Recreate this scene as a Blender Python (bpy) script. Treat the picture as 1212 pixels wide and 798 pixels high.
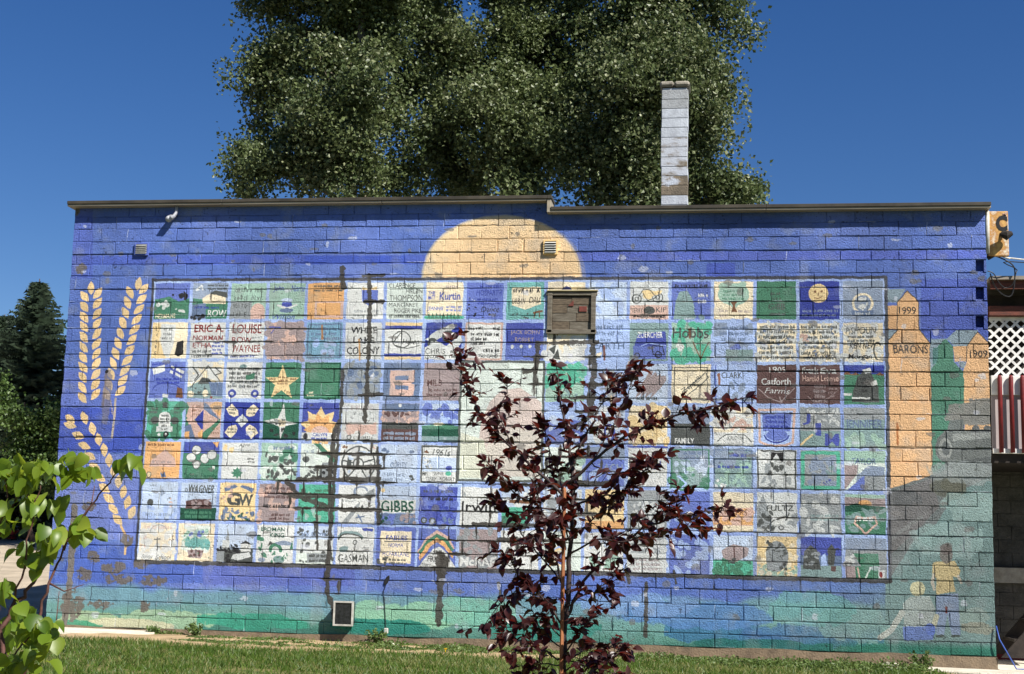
import bpy, bmesh, math, random
import numpy as np
from mathutils import Vector, Matrix

random.seed(7)
rng = np.random.default_rng(7)
for o in list(bpy.data.objects):
    bpy.data.objects.remove(o)
SC = bpy.context.scene
COL = SC.collection

# ------------------------------------------------------------------ camera
CAM_POS = Vector((0.0, -20.783, 1.270))
YAW, PITCH, ROLL, FPX = math.radians(-8.5315), math.radians(8.7192), math.radians(1.4391), 1712.8
PW, PH = 1212.0, 798.0
fw = Vector((math.sin(YAW) * math.cos(PITCH), math.cos(YAW) * math.cos(PITCH), math.sin(PITCH)))
rt = Vector((math.cos(YAW), -math.sin(YAW), 0))
up = rt.cross(fw)
R2 = math.cos(ROLL) * rt + math.sin(ROLL) * up
U2 = -math.sin(ROLL) * rt + math.cos(ROLL) * up
cam = bpy.data.cameras.new('camera')
camo = bpy.data.objects.new('camera', cam)
COL.objects.link(camo)
M = Matrix((R2, U2, -fw)).transposed().to_4x4()
M.translation = CAM_POS
camo.matrix_world = M
cam.sensor_fit = 'HORIZONTAL'
cam.sensor_width = 36.0
cam.lens = 36.0 * FPX / PW
cam.clip_end = 3000
SC.camera = camo

# ------------------------------------------------------------------ sky and sun
SUN = Vector((0.567, -0.425, 0.708)).normalized()          # towards the sun
w = bpy.data.worlds.new('World')
SC.world = w
w.use_nodes = True
nt = w.node_tree
bg = nt.nodes['Background']
sky = nt.nodes.new('ShaderNodeTexSky')
sky.sky_type = 'NISHITA'
sky.sun_disc = False
sky.sun_elevation = math.asin(SUN.z)
sky.sun_rotation = math.atan2(SUN.x, SUN.y)
sky.altitude = 900
sky.air_density = 1.0
sky.dust_density = 0.15
sky.ozone_density = 3.0
hs = nt.nodes.new('ShaderNodeHueSaturation')
hs.inputs['Hue'].default_value = 0.512
hs.inputs['Saturation'].default_value = 1.3
nt.links.new(sky.outputs[0], hs.inputs['Color'])
nt.links.new(hs.outputs[0], bg.inputs[0])
bg.inputs[1].default_value = 0.05
sl = bpy.data.lights.new('sun', 'SUN')
sl.energy = 5.0
sl.angle = math.radians(0.53)
sl.color = (1.0, 0.955, 0.88)
so = bpy.data.objects.new('sun', sl)
COL.objects.link(so)
so.rotation_euler = SUN.to_track_quat('Z', 'Y').to_euler()
SC.view_settings.view_transform = 'Standard'
SC.view_settings.look = 'None'
SC.view_settings.exposure = 0.9
SC.view_settings.gamma = 1.0
SC.render.engine = 'CYCLES'
SC.cycles.max_bounces = 6

# ------------------------------------------------------------------ helpers
def ray(px, py):
    return (fw + R2 * ((px - PW / 2) / FPX) + U2 * (-(py - PH / 2) / FPX))

def at(px, py, Y=0.0):
    """the point on the plane y = Y behind a pixel of the photograph"""
    d = ray(px, py)
    t = (Y - CAM_POS.y) / d.y
    return CAM_POS + d * t

def W(px, py):
    p = at(px, py, 0.0)
    return (p.x, p.z)

def tag(o, label=None, cat=None, group=None, kind=None):
    if label: o['label'] = label
    if cat: o['category'] = cat
    if group: o['group'] = group
    if kind: o['kind'] = kind
    return o

def empty(name, loc=(0, 0, 0)):
    o = bpy.data.objects.new(name, None)
    o.empty_display_size = 0.2
    COL.objects.link(o)
    o.location = loc
    return o

def link(name, me, mat=None, parent=None):
    o = bpy.data.objects.new(name, me)
    COL.objects.link(o)
    if mat is not None and not me.materials:
        me.materials.append(mat)
    if parent is not None:
        # all parts are modelled in world space; undo the chain of parent offsets
        o.parent = parent
        off = Vector((0, 0, 0)); p = parent
        while p is not None:
            off += Vector(p.location); p = p.parent
        o.location = -off
    return o

class MB:
    def __init__(s):
        s.v = []; s.f = []
    def add(s, vs, fs):
        b = len(s.v)
        s.v += [tuple(p) for p in vs]
        s.f += [tuple(i + b for i in q) for q in fs]
        return s
    def box(s, x0, x1, y0, y1, z0, z1):
        vs = [(x0, y0, z0), (x1, y0, z0), (x1, y1, z0), (x0, y1, z0), (x0, y0, z1), (x1, y0, z1), (x1, y1, z1), (x0, y1, z1)]
        return s.add(vs, [(0, 3, 2, 1), (4, 5, 6, 7), (0, 1, 5, 4), (1, 2, 6, 5), (2, 3, 7, 6), (3, 0, 4, 7)])
    def tube(s, pts, rads, n=6, cap=True):
        pts = [Vector(p) for p in pts]
        rings = []
        ref = Vector((0.31, 0.87, 0.22)).normalized()
        for i, p in enumerate(pts):
            a = pts[max(i - 1, 0)]; b = pts[min(i + 1, len(pts) - 1)]
            t = (b - a)
            t = t.normalized() if t.length > 1e-9 else Vector((0, 0, 1))
            u = t.cross(ref)
            if u.length < 1e-3: u = t.cross(Vector((1, 0, 0)))
            u.normalize(); v = t.cross(u)
            r = rads[i] if hasattr(rads, '__len__') else rads
            rings.append([p + (u * math.cos(2 * math.pi * k / n) + v * math.sin(2 * math.pi * k / n)) * r for k in range(n)])
        vs = [q for rg in rings for q in rg]
        fs = []
        for i in range(len(pts) - 1):
            for k in range(n):
                k2 = (k + 1) % n
                fs.append((i * n + k, i * n + k2, (i + 1) * n + k2, (i + 1) * n + k))
        if cap:
            fs.append(tuple(range(n - 1, -1, -1)))
            fs.append(tuple((len(pts) - 1) * n + k for k in range(n)))
        return s.add(vs, fs)
    def prism(s, poly, y0, y1):
        """polygon in x,z extruded along y"""
        n = len(poly)
        vs = [(x, y0, z) for x, z in poly] + [(x, y1, z) for x, z in poly]
        fs = [tuple(range(n)), tuple(range(2 * n - 1, n - 1, -1))]
        fs += [(i, n + i, n + (i + 1) % n, (i + 1) % n) for i in range(n)]
        return s.add(vs, fs)
    def mesh(s, name):
        me = bpy.data.meshes.new(name)
        me.from_pydata(s.v, [], s.f)
        me.validate(); me.update()
        return me
    def build(s, name, mat, parent=None, smooth=False, bevel=0.0):
        me = s.mesh(name)
        bm = bmesh.new(); bm.from_mesh(me)
        bmesh.ops.recalc_face_normals(bm, faces=bm.faces)
        if bevel > 0:
            bmesh.ops.bevel(bm, geom=list(bm.edges), offset=bevel, segments=1, affect='EDGES')
        bm.to_mesh(me); bm.free()
        if smooth:
            me.polygons.foreach_set('use_smooth', [True] * len(me.polygons))
        return link(name, me, mat, parent)

def quads_mesh(name, V, F, color=None, smooth=False):
    """V (n,3), F (m,k) numpy -> mesh, with an optional value per face corner vertex"""
    me = bpy.data.meshes.new(name)
    me.vertices.add(len(V)); me.vertices.foreach_set('co', np.asarray(V, np.float32).ravel())
    m, k = F.shape
    me.loops.add(m * k); me.loops.foreach_set('vertex_index', F.astype(np.int32).ravel())
    me.polygons.add(m)
    me.polygons.foreach_set('loop_start', (np.arange(m) * k).astype(np.int32))
    me.polygons.foreach_set('loop_total', np.full(m, k, np.int32))
    me.polygons.foreach_set('use_smooth', np.full(m, bool(smooth)))
    me.update(calc_edges=True)
    if color is not None:
        a = me.attributes.new('tone', 'FLOAT', 'POINT')
        a.data.foreach_set('value', np.asarray(color, np.float32))
    return me

def lin(c):
    return tuple(((x / 255) / 12.92 if x / 255 <= 0.04045 else ((x / 255 + 0.055) / 1.055) ** 2.4) for x in c)

def mat(name, c1, c2=None, rough=0.8, scale=6.0, detail=6.0, bump=0.0, bscale=40.0, c3=None, spec=0.3, metal=0.0, stretch=None, lo=0.35, hi=0.65):
    m = bpy.data.materials.new(name)
    m.use_nodes = True
    N = m.node_tree.nodes; L = m.node_tree.links
    p = N['Principled BSDF']
    p.inputs['Roughness'].default_value = rough
    p.inputs['Specular IOR Level'].default_value = spec
    p.inputs['Metallic'].default_value = metal
    g = N.new('ShaderNodeNewGeometry')
    src = g.outputs['Position']
    if stretch:
        vm = N.new('ShaderNodeVectorMath'); vm.operation = 'MULTIPLY'
        vm.inputs[1].default_value = stretch
        L.new(src, vm.inputs[0]); src = vm.outputs[0]
    if c2 is None:
        c2 = tuple(min(1, x * 0.8) for x in c1)
    n = N.new('ShaderNodeTexNoise'); n.inputs['Scale'].default_value = scale; n.inputs['Detail'].default_value = detail
    n.inputs['Roughness'].default_value = 0.62
    L.new(src, n.inputs['Vector'])
    r = N.new('ShaderNodeValToRGB')
    r.color_ramp.elements[0].position = lo; r.color_ramp.elements[0].color = (*c1, 1)
    r.color_ramp.elements[1].position = hi; r.color_ramp.elements[1].color = (*c2, 1)
    if c3 is not None:
        e = r.color_ramp.elements.new(min(0.98, hi + 0.14)); e.color = (*c3, 1)
    L.new(n.outputs['Fac'], r.inputs[0]); L.new(r.outputs[0], p.inputs['Base Color'])
    if bump > 0:
        b = N.new('ShaderNodeBump'); b.inputs['Strength'].default_value = 1.0; b.inputs['Distance'].default_value = bump
        nb = N.new('ShaderNodeTexNoise'); nb.inputs['Scale'].default_value = bscale; nb.inputs['Detail'].default_value = 5
        L.new(g.outputs['Position'], nb.inputs['Vector'])
        L.new(nb.outputs['Fac'], b.inputs['Height']); L.new(b.outputs[0], p.inputs['Normal'])
    return m

def leaf_mat(name, cols, rough=0.45, trans=0.35, tcol=None, spec=0.5):
    """two-sided leaf; colour from the per-vertex tone attribute or the object's random value"""
    m = bpy.data.materials.new(name); m.use_nodes = True
    N = m.node_tree.nodes; L = m.node_tree.links
    p = N['Principled BSDF']; out = N['Material Output']
    at_ = N.new('ShaderNodeAttribute'); at_.attribute_name = 'tone'
    oi = N.new('ShaderNodeObjectInfo')
    ad = N.new('ShaderNodeMath'); ad.operation = 'ADD'
    L.new(at_.outputs['Fac'], ad.inputs[0]); L.new(oi.outputs['Random'], ad.inputs[1])
    fr = N.new('ShaderNodeMath'); fr.operation = 'FRACT'; L.new(ad.outputs[0], fr.inputs[0])
    r = N.new('ShaderNodeValToRGB')
    r.color_ramp.elements[0].color = (*cols[0], 1); r.color_ramp.elements[1].color = (*cols[-1], 1)
    for i, c in enumerate(cols[1:-1]):
        e = r.color_ramp.elements.new((i + 1) / (len(cols) - 1)); e.color = (*c, 1)
    L.new(fr.outputs[0], r.inputs[0]); L.new(r.outputs[0], p.inputs['Base Color'])
    p.inputs['Roughness'].default_value = rough; p.inputs['Specular IOR Level'].default_value = spec
    tr = N.new('ShaderNodeBsdfTranslucent')
    if tcol: 
        tr.inputs['Color'].default_value = (*tcol, 1)
    else:
        L.new(r.outputs[0], tr.inputs['Color'])
    mx = N.new('ShaderNodeMixShader'); mx.inputs[0].default_value = trans
    L.new(p.outputs[0], mx.inputs[1]); L.new(tr.outputs[0], mx.inputs[2]); L.new(mx.outputs[0], out.inputs['Surface'])
    return m

# ================================================================== the mural (flat paint on the block wall)
ZL = [0.12, .302, .505, .705, .917, 1.118, 1.320, 1.514, 1.724, 1.934, 2.135, 2.333, 2.537, 2.744, 2.935, 3.188, 3.402,
      3.601, 3.800, 4.005, 4.205, 4.408, 4.606, 4.813, 5.019, 5.218, 5.430, 5.615, 5.764, 5.970, 6.172, 6.365]
XL, XR = -10.057, 3.627
X0, Z0, S = -10.2, -0.15, 250.0
CW, CH = int(14.0 * S), int(6.8 * S)
CV = np.zeros((CH, CW, 3), np.float32)

def vnoise(h, wd, cell, seed, octs=1):
    r_ = np.random.default_rng(seed); out = np.zeros((h, wd), np.float32); amp = 1.0; tot = 0
    for o_ in range(octs):
        gh, gw = int(h / cell) + 3, int(wd / cell) + 3
        g = r_.random((gh, gw)).astype(np.float32)
        y = np.arange(h) / cell; x = np.arange(wd) / cell
        y0 = y.astype(int); x0 = x.astype(int); fy = (y - y0); fx = (x - x0)
        fy = (fy * fy * (3 - 2 * fy))[:, None].astype(np.float32); fx = (fx * fx * (3 - 2 * fx))[None, :].astype(np.float32)
        a = g[np.ix_(y0, x0)]; b = g[np.ix_(y0, x0 + 1)]; c = g[np.ix_(y0 + 1, x0)]; d = g[np.ix_(y0 + 1, x0 + 1)]
        out += amp * ((a * (1 - fx) + b * fx) * (1 - fy) + (c * (1 - fx) + d * fx) * fy)
        tot += amp; amp *= 0.55; cell = max(1.5, cell / 2.1)
    return out / tot

def tocv(pts):
    return np.array([((x - X0) * S, (z - Z0) * S) for x, z in pts], np.float64)

def blend(x0, y0, mask, col, a=1.0):
    h, wd = mask.shape
    sub = CV[y0:y0 + h, x0:x0 + wd]
    mk = (mask * a)[..., None].astype(np.float32)
    sub += (np.asarray(col, np.float32) - sub) * mk

def clipbox(q, pad=0):
    x0 = max(0, int(q[:, 0].min() - pad)); x1 = min(CW, int(q[:, 0].max() + pad) + 2)
    y0 = max(0, int(q[:, 1].min() - pad)); y1 = min(CH, int(q[:, 1].max() + pad) + 2)
    return x0, x1, y0, y1

def polyq(q, col, a=1.0):
    x0, x1, y0, y1 = clipbox(q)
    if x1 <= x0 or y1 <= y0: return
    X = (np.arange(x0, x1) + 0.5)[None, :]; Y = (np.arange(y0, y1) + 0.5)[:, None]
    ins = np.zeros((y1 - y0, x1 - x0), bool)
    n = len(q)
    for i in range(n):
        (xa, ya), (xb, yb) = q[i], q[(i + 1) % n]
        if ya == yb: continue
        c = ((ya > Y) != (yb > Y)) & (X < (xb - xa) * (Y - ya) / (yb - ya) + xa)
        ins ^= c
    blend(x0, y0, ins.astype(np.float32), col, a)

def poly(pts, col, a=1.0): polyq(tocv(pts), col, a)

def line(pts, wid, col, a=1.0, rag=0.0):
    """stroke of width wid (m); rag makes its edge uneven"""
    q = tocv(pts); hw = wid * S / 2
    x0, x1, y0, y1 = clipbox(q, hw * (1 + rag) + 2)
    if x1 <= x0 or y1 <= y0: return
    X = (np.arange(x0, x1) + 0.5)[None, :]; Y = (np.arange(y0, y1) + 0.5)[:, None]
    d = np.full((y1 - y0, x1 - x0), 1e9, np.float32)
    for i in range(len(q) - 1):
        (xa, ya), (xb, yb) = q[i], q[i + 1]
        L2 = (xb - xa) ** 2 + (yb - ya) ** 2 + 1e-9
        t = np.clip(((X - xa) * (xb - xa) + (Y - ya) * (yb - ya)) / L2, 0, 1)
        d = np.minimum(d, np.hypot(X - xa - t * (xb - xa), Y - ya - t * (yb - ya)))
    if rag:
        nz = vnoise(d.shape[0], d.shape[1], 14, int(abs(q[0, 0] * 7 + q[0, 1] * 13)) % 9999, 3)
        d = d + (nz - 0.5) * 2 * rag * hw
    blend(x0, y0, np.clip(hw - d + 0.5, 0, 1), col, a)

def ell(c, rx, rz, col, a=1.0, soft=0.0, ang=0.0):
    q = tocv([(c[0] - max(rx, rz), c[1] - max(rx, rz)), (c[0] + max(rx, rz), c[1] + max(rx, rz))])
    x0, x1, y0, y1 = clipbox(q, soft * S)
    if x1 <= x0 or y1 <= y0: return
    cx, cy = tocv([c])[0]
    X = (np.arange(x0, x1) + 0.5)[None, :] - cx; Y = (np.arange(y0, y1) + 0.5)[:, None] - cy
    ca, sa = math.cos(ang), math.sin(ang)
    d = np.hypot((X * ca + Y * sa) / (rx * S), (-X * sa + Y * ca) / (rz * S))
    if soft: m_ = np.clip((1 + soft / rx - d) / (soft / rx), 0, 1)
    else: m_ = (d <= 1).astype(np.float32)
    blend(x0, y0, m_, col, a)

_tc = {}
def glyphs(s, bold, shear):
    k = (s, bold, shear)
    if k not in _tc:
        cu = bpy.data.curves.new('lettering', 'FONT'); cu.body = s; cu.offset = bold; cu.shear = shear; cu.resolution_u = 3
        ob = bpy.data.objects.new('lettering', cu)
        me = bpy.data.meshes.new_from_object(ob)
        me.calc_loop_triangles()
        V = np.array([v.co[:2] for v in me.vertices], np.float64).reshape(-1, 2)
        T = np.array([t.vertices[:] for t in me.loop_triangles], int).reshape(-1, 3)
        bpy.data.objects.remove(ob); bpy.data.curves.remove(cu); bpy.data.meshes.remove(me)
        _tc[k] = (V, T)
    return _tc[k]

def text(corner, ux, uz, s, col, bold=0.0, shear=0.0, a=1.0):
    """lettering fitted to the parallelogram corner (lower left) + ux (run) + uz (rise), wall metres"""
    V, T = glyphs(s, bold, shear)
    if not len(T): return
    lo = V.min(0); sz = np.maximum(V.max(0) - lo, 1e-6)
    n = (V - lo) / sz
    wob = 0.015 * np.sin(n[:, 0] * 21 + len(s)) + 0.012 * np.sin(n[:, 0] * 47)
    P = np.asarray(corner)[None] + n[:, :1] * np.asarray(ux)[None] + (n[:, 1:] + wob[:, None]) * np.asarray(uz)[None]
    q = tocv(P)
    x0, x1, y0, y1 = clipbox(q, 1)
    mk = np.zeros((y1 - y0, x1 - x0), np.float32)
    for t in T:
        A, B, C_ = q[t]
        a0, a1, b0, b1 = int(min(A[0], B[0], C_[0])), int(max(A[0], B[0], C_[0])) + 2, int(min(A[1], B[1], C_[1])), int(max(A[1], B[1], C_[1])) + 2
        a0 = max(a0, x0); b0 = max(b0, y0); a1 = min(a1, x1); b1 = min(b1, y1)
        if a1 <= a0 or b1 <= b0: continue
        X = (np.arange(a0, a1) + 0.5)[None]; Y = (np.arange(b0, b1) + 0.5)[:, None]
        def e(p, r): return (r[0] - p[0]) * (Y - p[1]) - (r[1] - p[1]) * (X - p[0])
        w0, w1, w2 = e(A, B), e(B, C_), e(C_, A)
        ins = ((w0 >= -.01) & (w1 >= -.01) & (w2 >= -.01)) | ((w0 <= .01) & (w1 <= .01) & (w2 <= .01))
        v = mk[b0 - y0:b1 - y0, a0 - x0:a1 - x0]; v[ins] = 1
    blend(x0, y0, mk, col, a)

def c8(*c): return tuple(x / 255 for x in c)
K_ = {k: c8(*v) for k, v in dict(
    W=(206, 208, 204), C=(229, 212, 176), G=(62, 126, 96), L=(146, 184, 164), D=(24, 82, 62), B=(88, 108, 194), N=(40, 56, 160),
    l=(152, 178, 229), P=(178, 197, 224), O=(228, 164, 96), K=(36, 36, 38), R=(140, 147, 150), M=(92, 64, 62), p=(206, 166, 150),
    V=(154, 136, 136), T=(98, 170, 165), Y=(230, 198, 136), r=(138, 40, 38), S=(92, 114, 152), s=(128, 145, 172), g=(72, 178, 144),
    m=(204, 216, 206), d=(74, 78, 76), u=(60, 74, 170), t=(120, 150, 150), w=(196, 200, 198), b=(120, 76, 48), z=(108, 160, 190)).items()}

# ---- base coats
CV[:] = c8(72, 102, 186)
CV *= (0.92 + 0.16 * vnoise(CH, CW, 260, 3, 3))[..., None]
zz = (np.arange(CH) / S + Z0)
# paler violet blues in the middle of the wall, royal blue bands
band = vnoise(CH, CW, 420, 5, 2)
CV += (np.asarray(c8(120, 136, 214), np.float32) - CV) * (np.clip((band - 0.45) * 3, 0, 1) * 0.55)[..., None]
def W2(l): return [W(*p) for p in l]
for quad, col, a in [
    ([(60, 303), (640, 301), (640, 312), (60, 314)], (58, 82, 190), .75), ([(640, 299), (1170, 296), (1170, 306), (640, 309)], (74, 92, 200), .7),
    ([(360, 303), (480, 303), (480, 312), (360, 312)], (44, 74, 190), .8), ([(55, 482), (172, 484), (168, 536), (55, 534)], (46, 70, 188), .8),
    ([(60, 438), (176, 440), (174, 484), (60, 482)], (84, 104, 198), .6), ([(50, 536), (166, 538), (160, 640), (48, 636)], (110, 126, 206), .7),
    ([(836, 312), (870, 311), (870, 327), (836, 327)], (52, 74, 184), .8), ([(1090, 330), (1175, 330), (1175, 400), (1090, 400)], (62, 82, 186), .7),
    ([(40, 240), (110, 240), (110, 330), (40, 330)], (60, 80, 184), .5), ([(100, 640), (240, 650), (240, 690), (60, 690)], (56, 86, 186), .7),
    ([(240, 668), (420, 672), (420, 694), (240, 692)], (72, 86, 180), .6)]:
    poly(W2(quad), c8(*col), a)
# teal and green foot of the mural: soft bands
def bandfill(ztop_l, ztop_r, col, soft, seed, a=1.0, x0=XL - .2, x1=XR + .3):
    xs = np.arange(CW) / S + X0
    zt = ztop_l + (ztop_r - ztop_l) * (xs - XL) / (XR - XL)
    nz = (vnoise(CH, CW, 150, seed, 3) - .5) * 0.25
    mk = np.clip((zt[None, :] - zz[:, None] + nz) / soft, 0, 1) * a
    mk *= ((xs > x0) & (xs < x1))[None, :]
    CV[:] += (np.asarray(col, np.float32) - CV) * mk[..., None]
bandfill(.74, .86, c8(94, 142, 160), .10, 11)
bandfill(.50, .55, c8(92, 146, 138), .12, 12, .9)
bandfill(.36, .32, c8(74, 136, 118), .14, 13, .8)
bandfill(.26, .22, c8(42, 108, 94), .08, 14, .6)
def patch(px, py, rx, ry, col, a, seed, th=.45, cell=30):
    """uneven blot of paint or bare block, centre and radii in photo pixels"""
    c = W(px, py); q = tocv([c])[0]; R_x = rx / 81 * S; R_y = ry / 81 * S
    x0, x1, y0, y1 = max(0, int(q[0] - R_x)), min(CW, int(q[0] + R_x)), max(0, int(q[1] - R_y)), min(CH, int(q[1] + R_y))
    if x1 <= x0 or y1 <= y0: return
    X = (np.arange(x0, x1) - q[0])[None] / R_x; Y = (np.arange(y0, y1) - q[1])[:, None] / R_y
    n_ = vnoise(y1 - y0, x1 - x0, cell, seed, 4)
    mk = np.clip((n_ * 1.15 - th - 0.45 * (X * X + Y * Y) ** 1.5 + 0.2) * 9, 0, 1)
    blend(x0, y0, mk, col, a)
for i, (px, py, rx, ry, c) in enumerate([(110, 735, 45, 12, (150, 176, 128)), (200, 734, 60, 12, (148, 182, 140)), (150, 740, 60, 8, (196, 190, 150)),
        (480, 728, 80, 16, (130, 190, 150)), (560, 725, 50, 18, (110, 186, 160)), (450, 742, 60, 9, (20, 128, 112)), (300, 736, 70, 10, (40, 150, 120)),
        (90, 742, 34, 8, (40, 140, 100)), (640, 745, 70, 12, (36, 132, 116)), (860, 750, 70, 14, (40, 104, 150)), (960, 752, 80, 16, (48, 100, 160)),
        (820, 728, 90, 16, (70, 120, 184)), (760, 716, 70, 14, (100, 140, 196)), (900, 765, 80, 8, (20, 100, 90))]):
    patch(px, py, rx, ry, c8(*c), .85, 40 + i, .3, 60)

# ---- rising sun over the panels
q = W2([(502, 332)] + [(502 + 92 * (1 - math.cos(math.radians(t))), 332 - 75 * math.sin(math.radians(t)) ** .9) for t in range(2, 179, 4)] + [(686, 331)])
cx_, cz_ = W(595, 332)
for k in range(12, -1, -1):
    f_ = 1 + 0.0035 * k
    poly([(cx_ + (x - cx_) * f_, cz_ + (z - cz_) * f_) for x, z in q], c8(238, 204, 146), 0.16)
poly(q, c8(232, 198, 146)); 
for k in range(6):
    poly([(cx_ + (x - cx_) * (1 - .05 * k) + .1, cz_ + (z - cz_) * (1 - .13 * k)) for x, z in q], c8(226, 182, 128), .22)

# ---- right: grain elevators, engine, lake shore and two people
TEAL = c8(102, 132, 130)
poly(W2([(1048, 700), (1048, 560), (1100, 560), (1180, 500), (1190, 500), (1190, 800), (1048, 800)]), TEAL)
xs_ = np.arange(CW) / S + X0
mk = np.clip((xs_[None, :] - 0.2) / 1.9, 0, 1) * np.clip((1.25 - zz[:, None]) / .5, 0, 1) * np.clip((zz[:, None] - .12) / .3, 0.25, 1) * (.35 + .75 * vnoise(CH, CW, 70, 77, 3))
mk *= (1 - np.clip((W(1050, 686)[1] < zz)[:, None] * (xs_[None, :] < W(1049, 686)[0]), 0, 1))
CV += (np.asarray(c8(112, 144, 142), np.float32) - CV) * np.clip(mk, 0, 1)[..., None]
mk = (xs_[None, :] > .9) * np.clip((.3 - zz[:, None]) / .1, 0, 1) * np.clip((xs_[None, :] - .9) / 1.0, 0, 1)
CV += (np.asarray(c8(26, 116, 92), np.float32) - CV) * (mk * .85)[..., None]
OR = c8(226, 172, 116); OD = c8(216, 162, 108); RF = c8(128, 150, 164); OUT = c8(84, 76, 66)
poly(W2([(1050, 342), (1072, 342), (1062, 358), (1050, 358)]), RF); poly(W2([(1050, 362), (1063, 362), (1063, 390), (1050, 390)]), OD)
poly(W2([(1050, 391), (1063, 391), (1052, 404), (1050, 404)]), RF)
poly(W2([(1052, 580), (1051, 404), (1062, 391), (1062, 358), (1074, 344), (1087, 358), (1088, 390), (1101, 407), (1104, 562), (1080, 572)]), OR)
for pl in ([(1062, 391), (1062, 358), (1074, 344), (1087, 358), (1088, 390)], [(1062, 391), (1051, 404)], [(1088, 390), (1101, 407), (1104, 560)]):
    line(W2(pl), .012, OUT)
text(W(1064, 371.5), (.235, 0), (0, .1), '1999', c8(60, 54, 50), .01)
text(W(1057.5, 418.5), (.475, 0), (0, .125), 'BARONS', c8(66, 60, 56), .012)
poly(W2([(1101, 402), (1122, 401), (1121, 420), (1103, 440), (1101, 440)]), RF); poly(W2([(1104, 412), (1112, 410), (1112, 428), (1104, 432)]), c8(76, 128, 124))
GE = c8(70, 128, 104)
poly(W2([(1104, 560), (1102, 437), (1110, 428), (1110, 410), (1119, 401), (1128, 410), (1129, 428), (1140, 440), (1142, 500), (1125, 545)]), GE)
poly(W2([(1121, 401), (1131, 391), (1158, 391), (1146, 410), (1129, 410)]), RF); poly(W2([(1128, 410), (1144, 410), (1144, 428), (1130, 428)]), OD)
poly(W2([(1134, 429), (1143, 428), (1141, 436), (1138, 436)]), RF)
poly(W2([(1142, 512), (1140, 438), (1144, 428), (1144, 410), (1157, 393), (1171, 406), (1176, 512)]), OR)
line(W2([(1144, 428), (1144, 410), (1157, 393), (1170, 405)]), .012, OUT)
text(W(1148, 423), (.235, 0), (0, .105), '1909', c8(58, 54, 52), .01)
# engine smoke, boiler and cinders
SM = c8(112, 116, 114)
for i, (px, py, rx, ry) in enumerate([(1150, 490, 26, 13), (1168, 486, 24, 14), (1135, 494, 16, 6), (1160, 494, 20, 9)]):
    patch(px, py, rx, ry, c8(128, 128, 122), .95, 90 + i, .18, 22)
poly(W2([(1109, 520), (1118, 510), (1180, 508), (1180, 540), (1120, 548), (1110, 538)]), c8(104, 110, 108))
poly(W2([(1120, 512), (1124, 498), (1140, 496), (1142, 512)]), c8(104, 112, 110))
ell(W(1118, 531), .125, .19, c8(98, 104, 102)); ell(W(1119, 531), .09, .145, c8(136, 140, 136)); ell(W(1119.5, 531), .055, .10, c8(92, 98, 98))
poly(W2([(1128, 514), (1180, 511), (1180, 518), (1128, 522)]), c8(140, 146, 142))
ell(W(1155, 508), .05, .05, c8(90, 94, 94)); ell(W(1169, 508), .05, .05, c8(90, 94, 94))
poly(W2([(1118, 548), (1180, 540), (1180, 548), (1120, 556)]), c8(84, 90, 90))
q = W2([(1050, 580), (1105, 562), (1140, 548), (1180, 546), (1180, 560), (1130, 585), (1108, 620), (1082, 640), (1050, 690)])
poly(q, c8(100, 107, 107), .95); poly(W2([(1050, 585), (1102, 566), (1112, 600), (1085, 628), (1050, 660)]), c8(104, 102, 102), .9)
line(W2([(1052, 640), (1090, 612)]), .05, c8(130, 136, 134), .5)
for i, (px, py, rx, ry, c) in enumerate([(1128, 575, 14, 10, (110, 108, 84)), (1122, 578, 20, 12, (90, 92, 78)), (1070, 590, 20, 10, (88, 92, 94)), (1140, 560, 40, 14, (140, 150, 148)),
        (1150, 600, 34, 16, (140, 170, 164)), (1120, 640, 40, 20, (136, 168, 164)), (1150, 730, 24, 10, (138, 160, 150)), (1158, 744, 18, 7, (140, 136, 116)),
        (1010, 740, 40, 20, (118, 158, 150)), (960, 720, 50, 20, (96, 162, 156))]):
    patch(px, py, rx, ry, c8(*c), .7, 120 + i, .3, 30)
# two people on the shore
SK = c8(178, 170, 152)
poly(W2([(1108, 704), (1134, 702), (1137, 752), (1127, 754), (1121, 728), (1117, 754), (1108, 754)]), c8(122, 140, 180), .8)
poly(W2([(1104, 668), (1108, 665), (1130, 664), (1137, 676), (1134, 684), (1128, 682), (1131, 700), (1108, 704), (1108, 684), (1103, 682)]), c8(200, 172, 112), .85)
ell(W(1120, 656), .085, .13, c8(112, 104, 98), .85); ell(W(1120, 650), .08, .08, c8(98, 88, 84), .8)
line(W2([(1105, 680), (1103, 690), (1106, 698)]), .035, SK); line(W2([(1134, 682), (1138, 690)]), .035, SK)
line(W2([(1120, 719), (1120, 725)]), .03, c8(110, 40, 34))
for px in (1112, 1131): line(W2([(px - 4, 753), (px + 4, 753)]), .035, c8(70, 84, 80))
ell(W(1086, 697), .10, .10, c8(186, 182, 140)); poly(W2([(1069, 714), (1078, 706), (1100, 706), (1107, 720), (1106, 742), (1070, 742)]), c8(166, 174, 168), .75)
line(W2([(1068, 725), (1056, 745), (1042, 755)]), .08, c8(170, 176, 166)); line(W2([(1105, 742), (1108, 730)]), .07, c8(178, 178, 150))
poly(W2([(1068, 742), (1098, 741), (1106, 742), (1104, 757), (1070, 758)]), c8(92, 118, 184)); ell(W(1101, 745), .07, .08, c8(84, 112, 196))

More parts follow.
